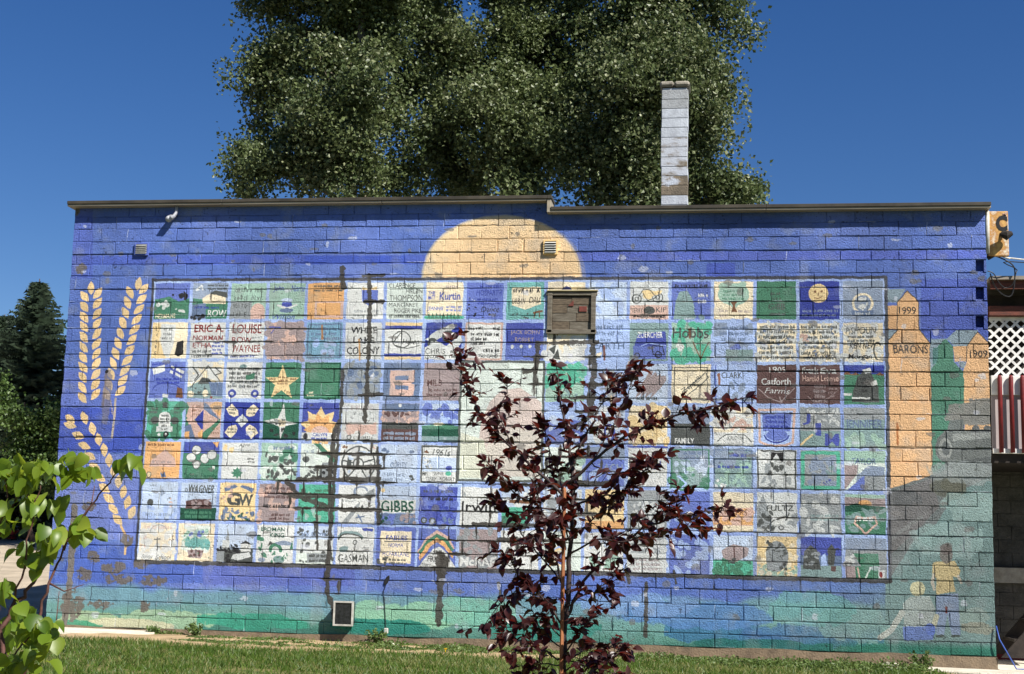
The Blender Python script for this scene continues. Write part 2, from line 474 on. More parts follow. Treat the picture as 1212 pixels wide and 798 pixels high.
# ---- left: wheat
WH = c8(230, 192, 130)
def kernel(px, py, ang, ln=17, wd=4.6, col=WH):
    c = W(px, py); a_ = math.radians(ang); l_ = ln / 81 / 2; w_ = wd / 81
    pts = []
    for t in np.linspace(-1, 1, 9): pts.append((t * l_, w_ * (1 - abs(t) ** 1.8)))
    for t in np.linspace(1, -1, 9): pts.append((t * l_, -w_ * (1 - abs(t) ** 1.8)))
    j = rng.random() * .10 - .05
    poly([(c[0] + x * math.cos(a_) - y * math.sin(a_), c[1] + x * math.sin(a_) + y * math.cos(a_)) for x, y in pts], tuple(min(1, v * (1 + j)) for v in col))
def ear(top, bot, lean, n, gap, ln, topang):
    kernel(top[0], top[1], topang, ln)
    for i in range(n):
        t = (i + .75) / (n + .1)
        x = top[0] + (bot[0] - top[0]) * t; y = top[1] + (bot[1] - top[1]) * t
        kernel(x - gap, y + 1, 128 + lean, ln); kernel(x + gap, y - 3, 52 + lean, ln)
ear((108, 341), (105, 474), 2, 11, 7.8, 18, 92)
ear((164, 336), (133, 470), -8, 11, 8.2, 18, 80)
line(W2([(137, 472), (133, 518)]), .035, c8(178, 160, 140)); line(W2([(131, 474), (133, 490)]), .02, c8(150, 138, 150))
for i in range(10):
    t = i / 9; x = 92 + 54 * t ** .8; y = 494 + 112 * t
    kernel(x - 9 + 2 * t, y + 9, 165 - 28 * t, 18, 4.8); kernel(x + 8 + 2 * t, y + 1, 112 - 42 * t, 18, 4.8)
kernel(83, 496, 145, 16)
line(W2([(143, 622), (149, 635), (148, 656)]), .035, c8(222, 176, 112))
patch(126, 470, 6, 34, c8(110, 104, 120), .7, 33, .2, 20); line(W2([(126, 440), (122, 480)]), .025, c8(120, 100, 92), .6, .4); ell(W(126, 440), .028, .028, c8(30, 26, 26))

# ---- panels
GP, GX = 0.606, -8.663
PWD, PHT = 0.556, 0.556
GT = W(187, 335.5)[1]
fl, fr_, ft, fb = W(183, 333)[0] - .02, W(1048.5, 331)[0], W(187, 333)[1] + .02, W(158, 663)[1] - .02
poly([(fl, fb), (fr_, fb), (fr_, ft), (fl, ft)], K_['l'])
nz_ = vnoise(CH, CW, 90, 21, 4)
ia = slice(int((fb - Z0) * S), int((ft - Z0) * S)); ib = slice(int((fl - X0) * S), int((fr_ - X0) * S))
CV[ia, ib] += (np.asarray(c8(112, 138, 214), np.float32) - CV[ia, ib]) * np.clip((nz_[ia, ib] - .45) * 4, 0, .6)[..., None]
def L_(r, c, x, y, cs=1, rs=1):
    return (GX + c * GP + x * (PWD + (cs - 1) * GP), GT - r * GP - y * (PHT + (rs - 1) * GP))
_arc = lambda cx, cy, rx, ry, a0, a1: [(cx + rx * math.cos(t), cy + ry * math.sin(t)) for t in np.linspace(a0, a1, 8)]
FORMS = [[[(.2, 0), (.2, .95)]], [_arc(.5, .35, .45, .35, 0, 6.3)], [[(.1, 0), (.1, .6)], _arc(.45, .4, .35, .3, 3.1, 0), [(.8, .4), (.8, 0)]], [[(0, .7), (.4, 0), (.85, .7)]], [_arc(.5, .35, .45, .35, .8, 5.4)],
         [[(.1, 0), (.1, .95)], _arc(.4, .3, .4, .3, -1.6, 1.6)], [_arc(.45, .35, .42, .35, .2, 5.6), [(.05, .36), (.86, .36)]], [[(.4, 0), (.4, .9)], [(.1, .65), (.75, .65)]], [[(.05, 0), (.45, .95), (.85, 0)], [(.2, .35), (.7, .35)]], [[(.1, 0), (.1, .9), (.8, 0), (.8, .9)]], [[(.8, .9), (.15, .9), (.15, 0), (.8, 0)], [(.15, .45), (.6, .45)]]]
def scrib(r, c, x0, y0, x1, y1, n, col, wd=.011, cs=1, rs=1):
    """rows of handwriting too worn to read: short broken strokes"""
    for i in range(n):
        yb = y0 + (y1 - y0) * (i + .5) / n; hh = (y1 - y0) / n * .30
        x = x0 + rng.random() * .06
        while x < x1 - .06:
            nl = int(2 + rng.random() * 5); lw = hh * 1.15
            for _ in range(nl):
                if x + lw > x1: break
                for st in FORMS[int(rng.random() * len(FORMS))]:
                    line([L_(r, c, x + lw * (.1 + .75 * a) + .05 * lw * rng.random(), yb + hh * (.9 - 1.8 * b), cs, rs) for a, b in st], wd * .9, col, .9)
                x += lw * (.9 + .35 * rng.random())
            x += lw * .8
def star(cx, cy, ro, ri, n, rot=90):
    return [(cx + (ro if i % 2 == 0 else ri) * math.cos(math.radians(rot + 180 * i / n)), cy - (ro if i % 2 == 0 else ri) * math.sin(math.radians(rot + 180 * i / n))) for i in range(2 * n)]
def panel(r, c, bgc, ops=(), cs=1, rs=1):
    bcol = np.array(K_[bgc]) * (0.97 + .06 * rng.random())
    j = lambda: rng.random() * .018 - .009
    poly([L_(r, c, j(), j(), cs, rs), L_(r, c, 1 + j(), j(), cs, rs), L_(r, c, 1 + j(), 1 + j(), cs, rs), L_(r, c, j(), 1 + j(), cs, rs)], bcol)
    for op in ops:
        k = op[0]
        if k == 'r': poly([L_(r, c, op[1], op[2], cs, rs), L_(r, c, op[3], op[2], cs, rs), L_(r, c, op[3], op[4], cs, rs), L_(r, c, op[1], op[4], cs, rs)], K_[op[5]])
        elif k == 'p': poly([L_(r, c, x, y, cs, rs) for x, y in op[1]], K_[op[2]])
        elif k == 'e': ell(L_(r, c, op[1], op[2], cs, rs), op[3] * PWD, op[4] * PHT, K_[op[5]])
        elif k == 'o':
            line([L_(r, c, op[1] + op[3] * math.cos(t), op[2] + op[4] * math.sin(t), cs, rs) for t in np.linspace(op[7] if len(op) > 7 else 0, op[8] if len(op) > 8 else 6.2832, 40)], op[5], K_[op[6]])
        elif k == 'l': line([L_(r, c, x, y, cs, rs) for x, y in op[1]], op[2], K_[op[3]])
        elif k == 't':
            a_ = L_(r, c, op[1], op[4], cs, rs); b_ = L_(r, c, op[3], op[4], cs, rs); d_ = L_(r, c, op[1], op[2], cs, rs)
            text(a_, (b_[0] - a_[0], 0), (0, d_[1] - a_[1]), op[5], K_[op[6]], op[7] if len(op) > 7 else .012, op[8] if len(op) > 8 else 0)
        elif k == 's': scrib(r, c, *op[1:6], K_[op[6]], op[7] if len(op) > 7 else .010, cs, rs)
        elif k == 'b':   # border
            x = op[1]; line([L_(r, c, x, x, cs, rs), L_(r, c, 1 - x, x, cs, rs), L_(r, c, 1 - x, 1 - x, cs, rs), L_(r, c, x, 1 - x, cs, rs), L_(r, c, x, x, cs, rs)], op[2], K_[op[3]])
        elif k == 'n':   # uneven daubs
            for _ in range(op[5]):
                x = op[1] + rng.random() * (op[3] - op[1]); y = op[2] + rng.random() * (op[4] - op[2]); e_ = op[7] if len(op) > 7 else .05
                ell(L_(r, c, x, y, cs, rs), e_ * PWD * (.5 + rng.random()), e_ * PHT * (.4 + .7 * rng.random()), K_[op[6]], .9, 0, rng.random() * 3)
PANELS = [
 # row 0
 (0, 0, 'B', [('p', [(0, .45), (.4, .38), (.7, .5), (1, .42), (1, 1), (0, 1)], 'G'), ('n', .5, .28, .92, .42, 8, 'K', .07), ('n', .08, .5, .38, .72, 7, 'W', .06), ('n', .5, .65, .9, .82, 6, 'W', .05), ('t', .05, .85, .62, .98, 'HERMANS', 'C')]),
 (0, 1, 's', [('p', [(0, .42), (1, .5), (1, 1), (0, 1)], 'G'), ('p', [(0, .6), (.38, .55), (.4, 1), (0, 1)], 'S'), ('p', [(.28, .42), (.6, .24), (.95, .4), (.95, .58), (.3, .56)], 'C'), ('p', [(.5, .3), (.62, .2), (.98, .26), (1, .42), (.8, .36)], 'd'), ('n', .12, .08, .3, .2, 5, 'W', .04), ('s', .4, .02, 1, .2, 2, 'd'), ('t', .45, .74, .98, .94, 'ROW', 'W', .02), ('s', .02, .62, .8, .72, 1, 'N'), ('n', 0, .9, .4, 1, 10, 'K', .05)]),
 (0, 2, 'L', [('r', 0, .5, .6, 1, 'R'), ('s', .08, .08, .98, .52, 2, 'd'), ('s', .05, .5, .5, .98, 2, 'd'), ('e', .78, .78, .2, .22, 'p'), ('r', .58, .86, .98, 1, 'p')]),
 (0, 3, 'L', [('t', .1, .08, .4, .26, 'John', 'u', .01, .3), ('t', .6, .06, .98, .24, 'Norris', 'u', .01, .3), ('e', .5, .6, .14, .12, 'u'), ('e', .5, .48, .16, .06, 'P'), ('l', [(.25, .62), (.5, .7), (.78, .6)], .03, 'W'), ('e', .5, .75, .2, .06, 'S'), ('t', .12, .86, .75, 1.0, 'Wilson', 'u', .008, .3)]),
 (0, 4, 'O', [('r', .2, .5, 1, .96, 'p'), ('s', .08, .03, .98, .26, 2, 'd'), ('r', .25, .55, .92, .9, 'O')]),
 (0, 5, 'W', [('p', [(.4, .2), (.85, .2), (.84, .5), (.62, .66), (.42, .5)], 'B'), ('p', [(.42, .12), (.6, .17), (.8, .1), (.8, .2), (.4, .2)], 'Y'), ('s', .15, .72, .9, .95, 2, 'R')]),
 (0, 6, 'm', [('t', .06, .02, .78, .15, 'CLARENCE', 'd', 0), ('t', .52, .18, .98, .30, 'HELEN', 'd', .005), ('t', .08, .34, .98, .50, 'THOMPSON', 'd', 0), ('t', .06, .55, .88, .66, 'MARGARET', 'd', 0), ('t', .22, .71, .96, .83, 'ROGER PIKE', 'd', 0), ('s', .06, .84, .95, .98, 1, 'd')]),
 (0, 7, 'C', [('t', .36, .26, .92, .48, 'Kurtin', 'u', .02), ('t', .04, .24, .24, .34, 'THE', 'u', .02), ('t', .04, .36, .24, .46, 'MATT', 'u', .02), ('t', .04, .66, .48, .78, 'JEANNIE', 'B', .01), ('s', .52, .62, .98, .8, 2, 'B'), ('l', [(.0, .95), (1, .95)], .05, 'g'), *[('p', [(.04 + .1 * i, .98), (.09 + .1 * i, .82), (.14 + .1 * i, .98)], 'G') for i in range(9)], ('s', .5, .05, .95, .2, 1, 'V')]),
 (0, 8, 'B', [('t', .28, .2, .95, .36, 'HOSPARTH', 'N', .01), ('s', .3, .03, .95, .18, 1, 'N'), ('s', .25, .4, .95, .62, 2, 'N'), ('t', .4, .66, .9, .8, 'Dance', 'K', 0, .2), ('n', .04, .2, .25, .95, 7, 'K', .025), ('n', .2, .84, .95, .96, 7, 'K', .025), ('n', .06, .25, .25, .9, 4, 'W', .015)]),
 (0, 9, 'T', [('p', [(.12, .14), (.9, .12), (.92, .6), (.5, .74), (.14, .62)], 'C'), ('s', .12, .12, .9, .32, 1, 'K', .014), ('t', .15, .44, .5, .58, 'URBAN', 'K', .0, .3), ('t', .6, .4, .9, .56, 'DALI', 'K', 0, .3), ('n', .02, .75, .6, .98, 9, 'd', .03), ('l', [(.72, .82), (.95, .78)], .03, 'b'), ('l', [(.75, .82), (.74, .95)], .015, 'b'), ('l', [(.88, .8), (.9, .93)], .015, 'b')]),
 (0, 10, 'C', [('e', .5, .22, .14, .1, 'u'), ('r', .36, .22, .64, .3, 'u')]),
 (0, 11, 'P', [('n', .1, .1, .9, .9, 10, 'l', .12)]),
 (0, 12, 'w', [('r', 0, .62, 1, 1, 'p'), ('o', .17, .45, .12, .12, .014, 'd'), ('o', .72, .42, .13, .13, .014, 'd'), ('o', .17, .45, .05, .05, .012, 'd'), ('o', .72, .42, .05, .05, .012, 'd'), ('p', [(.3, .24), (.5, .2), (.62, .26), (.84, .24), (.8, .32), (.6, .38), (.52, .48), (.36, .44)], 'Y'), ('l', [(.2, .44), (.34, .2), (.5, .2), (.7, .42), (.45, .5), (.34, .3)], .012, 'd'), ('t', .03, .7, .34, .82, 'TERRY', 'd', 0), ('e', .5, .76, .15, .1, 'd'), ('t', .68, .68, .95, .8, 'KIP', 'd', 0), ('s', .05, .86, .95, .97, 1, 'K', .013)]),
 (0, 13, 'B', [('p', [(.05, 1), (.1, .5), (.22, .26), (.4, .24), (.55, .5), (.6, 1)], 't'), ('s', .05, .03, .95, .18, 1, 'K'), ('s', .66, .28, .95, .6, 2, 'W', .014), ('n', .5, .8, .9, .95, 4, 't', .06)]),
 (0, 14, 'C', [('e', .5, .34, .4, .3, 'L'), ('n', .2, .1, .8, .55, 16, 'L', .12), ('p', [(.44, .82), (.47, .62), (.4, .52), (.6, .52), (.53, .62), (.58, .82)], 'b'), ('s', .1, .72, .4, .95, 2, 'V'), ('s', .6, .72, .9, .95, 2, 'V'), ('s', .2, .2, .8, .5, 3, 'G', .008)]),
 (0, 15, 'G', [('t', .3, .58, .72, .74, 'GIBB', 'd', .012), ('s', .35, .25, .65, .52, 2, 'd'), ('s', .3, .78, .75, .92, 1, 'd')]),
 (0, 16, 'N', [('e', .48, .32, .25, .25, 'Y'), ('e', .40, .26, .03, .03, 'b'), ('e', .56, .26, .03, .03, 'b'), ('l', [(.38, .42), (.46, .46), (.56, .41)], .012, 'b'), ('l', [(.48, .3), (.47, .37)], .012, 'b'), ('s', .02, .72, .98, .94, 2, 's')]),
 (0, 17, 's', [('e', .5, .58, .27, .27, 'C'), ('e', .5, .58, .21, .21, 's'), ('n', .36, .44, .64, .7, 12, 'W', .06), ('p', [(.22, .76), (.78, .76), (.74, .92), (.26, .92)], 'S'), ('s', .25, .76, .76, .92, 1, 'W')]),
 # row 1
 (1, 0, 'C', [('p', [(0, .0), (.22, .05), (.2, .5), (.42, 1), (0, 1)], 'Y'), ('p', [(.24, .05), (.66, .06), (.62, .6), (.5, .98), (.36, .9), (.24, .5)], 'W'), ('s', .26, .12, .62, .5, 3, 'd', .008), ('p', [(.72, .55), (.9, .5), (.92, .85), (.78, .95), (.66, .9)], 'K'), ('s', .05, .1, .18, .9, 5, 'd')]),
 (1, 1, 'W', [('t', .1, .06, .94, .27, 'ERIC A.', 'r', .022), ('t', .08, .36, .92, .5, 'NORMAN', 'r', .012), ('t', .08, .56, .62, .7, 'ETHA', 'r', .012), ('s', .62, .5, .98, .9, 4, 'u'), ('s', .04, .74, .7, .98, 2, 'd')]),
 (1, 2, 'W', [('t', .1, .05, .92, .3, 'LOUISE', 'r', .012), ('t', .1, .40, .66, .56, 'ROW', 'r', .015), ('t', .1, .62, .9, .82, 'WAYNEE', 'r', .008), ('s', .05, .86, .8, .98, 1, 'u'), ('s', .6, .35, .98, .58, 2, 'R', .008)]),
 (1, 3, 'V', [('r', 0, 0, 1, 1, 'p'), ('n', 0, 0, 1, 1, 60, 'V', .12), ('l', [(.05, .12), (.35, .14)], .02, 'u'), ('l', [(.1, .3), (.22, .12)], .012, 'u'), ('s', .1, .5, .95, .9, 3, 'V')]),
 (1, 4, 'z', [('b', .05, .02, 'S'), ('s', .12, .1, .95, .5, 3, 'S', .013), ('n', .1, .5, .9, .95, 6, 'l', .1)]),
 (1, 5, 'W', [('t', .16, .12, .86, .3, 'WHITE', 'K', .018), ('t', .22, .40, .80, .56, 'LAKE', 'K', .012), ('t', .05, .66, .95, .86, 'COLONY', 'K', .016)]),
 (1, 6, 'W', [('r', 0, 0, 1, .09, 'Y'), ('r', 0, .09, 1, .18, 'u'), ('r', 0, .84, 1, .92, 'u'), ('r', 0, .92, 1, 1, 'Y'), ('o', .45, .46, .25, .22, .014, 'd'), ('l', [(.45, .2), (.45, .8)], .014, 'd'), ('l', [(.24, .5), (.4, .3), (.44, .28)], .012, 'd'), ('t', .48, .44, .92, .58, 'Haven', 'd', 0, .3), ('l', [(.3, .62), (.6, .7), (.94, .62)], .012, 'd')]),
 (1, 7, 'N', [('p', [(0, .45), (.3, .22), (.75, .02), (.8, .14), (.3, .5), (.1, .5)], 'w'), ('e', .2, .55, .13, .14, 'd'), ('e', .62, .36, .16, .16, 'd'), ('e', .2, .55, .05, .05, 'w'), ('e', .62, .36, .06, .06, 'w'), ('p', [(.3, .5), (.6, .62), (.98, .3), (1, .5), (.9, .7), (0, .7)], 'w'), ('r', 0, .68, 1, 1, 'W'), ('t', .02, .7, .56, .84, 'CHRIS', 'd', 0), ('t', .02, .87, .62, .99, 'QUALIT', 'd', 0), ('s', .66, .7, .98, .98, 2, 'd')]),
 (1, 8, 'W', [('b', .02, .03, 'p'), ('s', .08, .08, .55, .22, 1, 'K'), ('s', .7, .08, .95, .22, 1, 'K'), ('s', .1, .24, .92, .38, 1, 'K', .013), ('s', .12, .38, .6, .62, 2, 'K', .013), ('s', .45, .66, .95, .82, 1, 'K', .013), ('t', .28, .85, .88, .97, 'JUNO CAIRD', 'K', 0, .2), ('l', [(.02, .9), (.25, .68)], .015, 'd'), ('l', [(.05, .95), (.1, .8), (.2, .85)], .012, 'd')]),
 (1, 9, 'B', [('r', 0, 0, 1, .85, 'u'), ('t', .12, .2, .9, .34, 'JACK BOHN', 'V', .01), ('t', .25, .4, .75, .54, 'ROBERT', 'V', .01), ('n', .1, .66, .9, .72, 4, 'W', .035), ('r', 0, .6, 1, 1, 'B'), ('e', .18, .64, .045, .05, 'w'), ('e', .42, .63, .04, .04, 'w'), ('e', .65, .64, .045, .05, 'w')]),
 (1, 10, 'C', [('n', 0, 0, 1, 1, 40, 'W', .12), *[('l', [(.24, .2), (.24 + .14 * math.cos(t), .2 + .14 * math.sin(t))], .016, 'b') for t in np.linspace(0, 6.2, 11)], ('t', .45, .5, .98, .62, 'Peterson', 'd', 0, .3), ('p', [(.05, .7), (.25, .6), (.2, .85)], 'd'), ('p', [(.15, .95), (.3, .7), (.36, .98)], 'd')]),
 (1, 11, 'l', [('s', .1, .02, .95, .36, 2, 'S', .013), ('t', .15, .52, .95, .7, 'EARTH', 'S', .014), ('s', .2, .38, .6, .52, 1, 'S'), ('n', .05, .8, .4, .95, 3, 'C', .05)]),
 (1, 12, 't', [('p', [(.22, .3), (.92, .22), (.96, .62), (.95, .9), (.2, .92), (.1, .7)], 'u'), ('t', .2, .24, .86, .4, 'ZUERCHER', 'W', .02), ('l', [(.2, .66), (.5, .54), (.94, .6)], .012, 'l'), ('r', .1, .62, .95, .95, 'B'), ('o', .2, .86, .06, .06, .014, 'K'), ('o', .75, .84, .08, .08, .014, 'K'), ('l', [(.6, .6), (.6, .84), (.9, .84), (.86, .62), (.62, .6)], .012, 'K')]),
 (1, 13, 'g', [('r', 0, 0, 1, 1, 'L'), ('n', 0, 0, 1, 1, 40, 'g', .12), ('t', .02, .12, .95, .4, 'Hobbs', 'd', .012), ('e', .18, .6, .06, .06, 'W'), ('e', .27, .62, .06, .06, 'W'), ('e', .22, .7, .06, .06, 'W'), ('l', [(.55, .5), (.75, .95), (.95, .5)], .014, 'b'), ('l', [(.74, .95), (.74, .55)], .012, 'b')]),
 (1, 14, 's', [('n', 0, 0, 1, 1, 30, 'l', .14), ('s', .15, .05, .9, .5, 3, 'S', .014), ('p', [(.4, .65), (.62, .5), (.7, .65), (.5, .85)], 'B'), ('r', .3, .7, 1, 1, 't')]),
 (1, 15, 'C', [('n', 0, 0, 1, 1, 60, 'w', .08), ('s', .03, .03, .97, .97, 7, 'd', .012), ('t', .2, .3, .85, .46, 'Family', 'd', .01, .3), ('n', .1, .1, .9, .9, 14, 'S', .03)]),
 (1, 16, 'C', [('n', 0, 0, 1, 1, 60, 'w', .08), ('s', .03, .03, .97, .97, 7, 'd', .012), ('t', .2, .78, .9, .94, 'Larry Spence', 'K', .005, .2), ('n', .02, .25, .2, .45, 6, 'p', .06), ('n', .1, .1, .9, .9, 12, 'S', .03)]),
 (1, 17, 'C', [('n', 0, 0, 1, 1, 50, 'w', .08), ('t', .06, .1, .82, .28, 'PISHOUN', 'd', .01, .1), ('t', .16, .5, .84, .66, 'KEN NEW', 'K', .01, .2), ('t', .12, .8, .72, .97, 'Morgan', 'K', .012, .2), ('s', .05, .3, .8, .5, 2, 'd', .012), ('o', .86, .72, .09, .22, .02, 'd', 1.5, 5.5)]),
 # row 2
 (2, 0, 'B', [('p', [(.06, .18), (.4, .08), (.44, .26), (.1, .36)], 'W'), ('p', [(.6, .1), (.98, .26), (.9, .44), (.55, .3)], 'W'), ('l', [(.72, .1), (.66, .4)], .035, 'u'), ('l', [(.58, .2), (.94, .36)], .03, 'u'), ('s', .15, .42, .85, .62, 2, 'N', .014), ('o', .5, .8, .4, .22, .014, 'N', 3.3, 6.1), ('r', .4, .88, .56, .98, 'w'), ('p', [(.8, .7), (.95, .74), (.98, .98), (.78, .98)], 'b'), ('s', .02, .02, .5, .1, 1, 'N')]),
 (2, 1, 'C', [('n', 0, 0, 1, .6, 30, 'W', .1), ('p', [(0, .7), (.35, .52), (1, .6), (1, 1), (0, 1)], 't'), ('p', [(.3, .6), (.4, .42), (.6, .45), (.7, .6)], 'd'), ('l', [(.1, .7), (.55, .1), (.9, .5)], .014, 'd'), ('l', [(.12, .15), (.3, .35), (.2, .5)], .02, 'd'), ('l', [(.75, .15), (.95, .3), (.8, .35)], .016, 'd'), ('e', .1, .88, .09, .09, 'C'), ('e', .52, .86, .09, .1, 'C'), ('p', [(.6, .55), (1, .55), (1, .95), (.7, .92)], 'S'), ('e', .7, .97, .04, .03, 'r'), ('n', .1, .6, .6, .9, 10, 'd', .03)]),
 (2, 2, 'W', [('s', .05, .12, .95, .72, 5, 'd', .012), ('e', .45, .12, .1, .07, 't'), ('p', [(.52, .36), (.8, .3), (.78, .46), (.55, .48)], 'G'), ('o', .18, .86, .08, .08, .035, 'u'), ('o', .82, .86, .08, .08, .035, 'u'), ('n', .1, .5, .9, .72, 12, 'R', .04), ('l', [(.02, .16), (.95, .2)], .012, 'd')]),
 (2, 3, 'G', [('p', star(.48, .56, .5, .2, 5), 'Y'), ('s', .34, .36, .64, .62, 3, 'b', .008), ('s', .08, .4, .3, .5, 1, 'b', .008), ('s', .66, .4, .9, .5, 1, 'b', .008), ('s', .24, .76, .4, .86, 1, 'b', .008), ('s', .58, .76, .74, .86, 1, 'b', .008)]),
 (2, 4, 'G', [('b', .03, .02, 'D'), ('s', .08, .78, .34, .92, 2, 'C', .01)]),
 (2, 5, 's', [('n', 0, 0, 1, 1, 30, 'R', .1), ('e', .78, .32, .06, .06, 'W'), ('n', .1, .1, .9, .9, 8, 'S', .1)]),
 (2, 6, 'S', [('r', .18, .2, .84, .88, 'V'), ('r', .18, .2, .84, .88, 'p'), ('r', .32, .34, .68, .46, 'S'), ('r', .32, .6, .68, .72, 'S'), ('p', [(.86, .5), (.74, .54), (.86, .58)], 'S')]),
 (2, 7, 'V', [('t', .1, .44, .5, .6, 'MILB', 'M', .01), ('s', .1, .65, .95, .9, 2, 'M'), ('n', .5, .1, 1, .6, 20, 'V', .1)]),
 (2, 10, 'g', [('r', 0, 0, 1, 1, 'L'), ('n', 0, 0, 1, .6, 50, 'g', .1), ('n', .3, .66, .8, .86, 9, 't', .07), ('o', .68, .86, .06, .06, .014, 'd'), ('o', .28, .88, .05, .05, .014, 'd')]),
 (2, 11, 'l', [('e', .62, .3, .14, .13, 'R'), ('p', [(.48, .32), (.76, .32), (.78, .7), (.66, .95), (.54, .92), (.46, .6)], 'R'), ('e', .57, .28, .03, .03, 'd'), ('e', .68, .28, .03, .03, 'd'), ('n', .5, .45, .74, .85, 14, 'V', .03)]),
 (2, 12, 'P', [*[('e', .45 + .1 * i, .5 - .06 * i, .30, .055, 'V') for i in ()], *[('p', [(.15 + .13 * i, .9), (.3 + .15 * i, .55 - .08 * i), (.55 + .13 * i, .15 + .05 * i), (.62 + .11 * i, .2 + .07 * i), (.45 + .12 * i, .65)], 'V') for i in range(4)], ('s', .15, .82, .75, .96, 1, 'd', .014)]),
 (2, 13, 'C', [('b', .08, .012, 'd'), ('l', [(.3, .72), (.88, .22), (.96, .34), (.38, .84), (.3, .72)], .012, 'd'), ('T', 0)]),
 (2, 14, 'l', [('t', .2, .2, .72, .36, 'CLARK', 'd', .005), ('l', [(.5, .4), (.7, .6)], .014, 'S'), ('n', .0, .5, .9, .95, 8, 's', .1), ('l', [(.05, .02), (.05, .98), (.98, .98)], .02, 'B')]),
 (2, 15, 'M', [('t', .32, .05, .74, .2, '1905', 'w', 0), ('t', .12, .34, .86, .52, 'Catforth', 'w', .01), ('t', .2, .6, .84, .74, 'Farms', 'w', 0, .3), ('l', [(.05, .64), (.3, .85), (.6, .96), (.85, .7), (.95, .6)], .014, 'V'), ('l', [(.58, .84), (.62, .96)], .02, 'V')]),
 (2, 16, 'M', [('t', .06, .06, .48, .22, 'Frank', 'w', .015), ('t', .52, .06, .92, .22, 'Eva', 'w', .015), ('t', .06, .27, .96, .42, 'Harold Leanne', 'p', .005), ('s', .32, .48, .7, .98, 4, 'V', .012), ('s', .7, .55, .95, .85, 3, 'V', .008), ('l', [(.2, .8), (.35, .96), (.7, .85), (.95, .65)], .008, 'V')]),
 (2, 17, 'G', [('r', 0, 0, 1, .22, 'N'), ('p', [(0, .22), (.1, .16), (.2, .24), (.3, .18), (.4, .26), (0, .26)], 'b'), ('p', [(.8, .24), (.9, .18), (1, .22), (1, .26)], 'b'), ('p', [(.2, .95), (.25, .6), (.36, .3), (.56, .06), (.7, .18), (.76, .4), (.86, .55), (.88, .95)], 'd'), ('p', [(.46, .12), (.66, .06), (.72, .18), (.56, .22)], 'w'), ('p', [(.66, .45), (.8, .36), (.84, .48), (.7, .54)], 'W'), ('r', 0, .72, .2, .78, 'w'), ('r', .2, .82, .66, .86, 'W'), ('s', .4, .3, .62, .7, 4, 'K')]),
 # row 3
 (3, 0, 'G', [('r', 0, 0, 1, 1, 'g'), ('n', 0, 0, 1, 1, 40, 'G', .14), ('e', .5, .44, .17, .16, 'W'), ('r', .33, .44, .67, .72, 'W'), ('r', .28, .68, .74, .82, 'w'), ('s', .36, .34, .64, .8, 5, 'd', .01), ('e', .22, .52, .12, .1, 'd'), ('e', .78, .52, .12, .1, 'd'), ('r', .42, .02, .56, .18, 'd'), ('e', .55, .9, .08, .08, 'K'), ('e', .55, .9, .03, .03, 'W'), ('p', star(.36, .9, .07, .03, 5), 'W'), ('s', .05, .14, .3, .34, 2, 'd'), ('s', .7, .14, .95, .34, 2, 'd')]),
 (3, 1, 'p', [('p', [(0, 0), (.28, .5), (0, 1)], 'G'), ('p', [(.12, 0), (.5, 0), (.12, .52), (.02, .4)], 'p'), ('p', [(.5, 0), (.64, .1), (.98, .5), (.8, .4), (.5, .2)], 'S'), ('p', [(.02, .48), (.5, .02), (.5, .22), (.24, .48), (.5, .8), (.5, 1), (.36, 1)], 'p'), ('p', [(.5, .2), (.5, .78), (.26, .48)], 'N'), ('p', [(.5, .2), (.76, .48), (.5, .78)], 'p'), ('p', [(.5, .85), (.98, .45), (.98, .56), (.62, 1), (.5, 1)], 'G'), ('p', [(.36, .84), (.5, .74), (.5, .98), (.4, .98)], 'O'), ('p', [(0, .66), (.16, .6), (.3, 1), (0, 1)], 'S'), ('p', [(0, .82), (.12, .8), (.14, 1), (0, 1)], 'O'), ('p', [(.8, 0), (1, 0), (1, .42), (.66, .1)], 'O'), ('s', .15, .06, .45, .4, 3, 'b', .006), ('s', .7, .65, .98, .9, 2, 'b', .006)]),
 (3, 2, 'N', [('p', [(.04, .18), (.2, .04), (.38, .24), (.4, .36), (.28, .4), (.14, .34)], 'C'), ('p', [(.6, .36), (.62, .22), (.8, .04), (.96, .18), (.84, .36), (.7, .4)], 'C'), ('p', [(.04, .82), (.14, .66), (.32, .6), (.38, .68), (.36, .82), (.2, .98)], 'C'), ('p', [(.62, .68), (.72, .6), (.88, .68), (.96, .84), (.78, .98), (.64, .82)], 'C'), ('p', [(.5, .32), (.68, .5), (.5, .68), (.32, .5)], 'w'), ('e', .5, .5, .05, .04, 'R'), ('s', .1, .15, .36, .34, 2, 'd', .007), ('s', .64, .15, .9, .34, 2, 'd', .007), ('s', .1, .68, .36, .85, 2, 'd', .007), ('s', .64, .68, .9, .85, 2, 'd', .007)]),
 (3, 3, 'G', [('r', 0, .55, 1, 1, 'D'), ('p', [(.56, .02), (.64, .5), (.98, .55), (.62, .64), (.5, .98), (.44, .64), (.02, .5), (.42, .42)], 'W'), ('p', [(.42, .42), (.64, .5), (.62, .64), (.44, .64)], 'C'), ('s', .3, .42, .66, .62, 2, 'd', .008), ('n', .1, .7, .9, .95, 8, 'K', .05)]),
 (3, 4, 'u', [('p', star(.5, .66, .56, .36, 9), 'Y'), ('p', star(.5, .72, .46, .3, 9, 100), 'O'), ('e', .5, .78, .24, .16, 'p'), ('r', 0, .8, 1, 1, 'W'), ('e', .1, .9, .06, .08, 'K'), ('e', .86, .9, .06, .08, 'K'), ('t', .3, .81, .7, .89, 'CALVIN', 'u', .02), ('s', .25, .91, .75, .99, 1, 'u', .013)]),
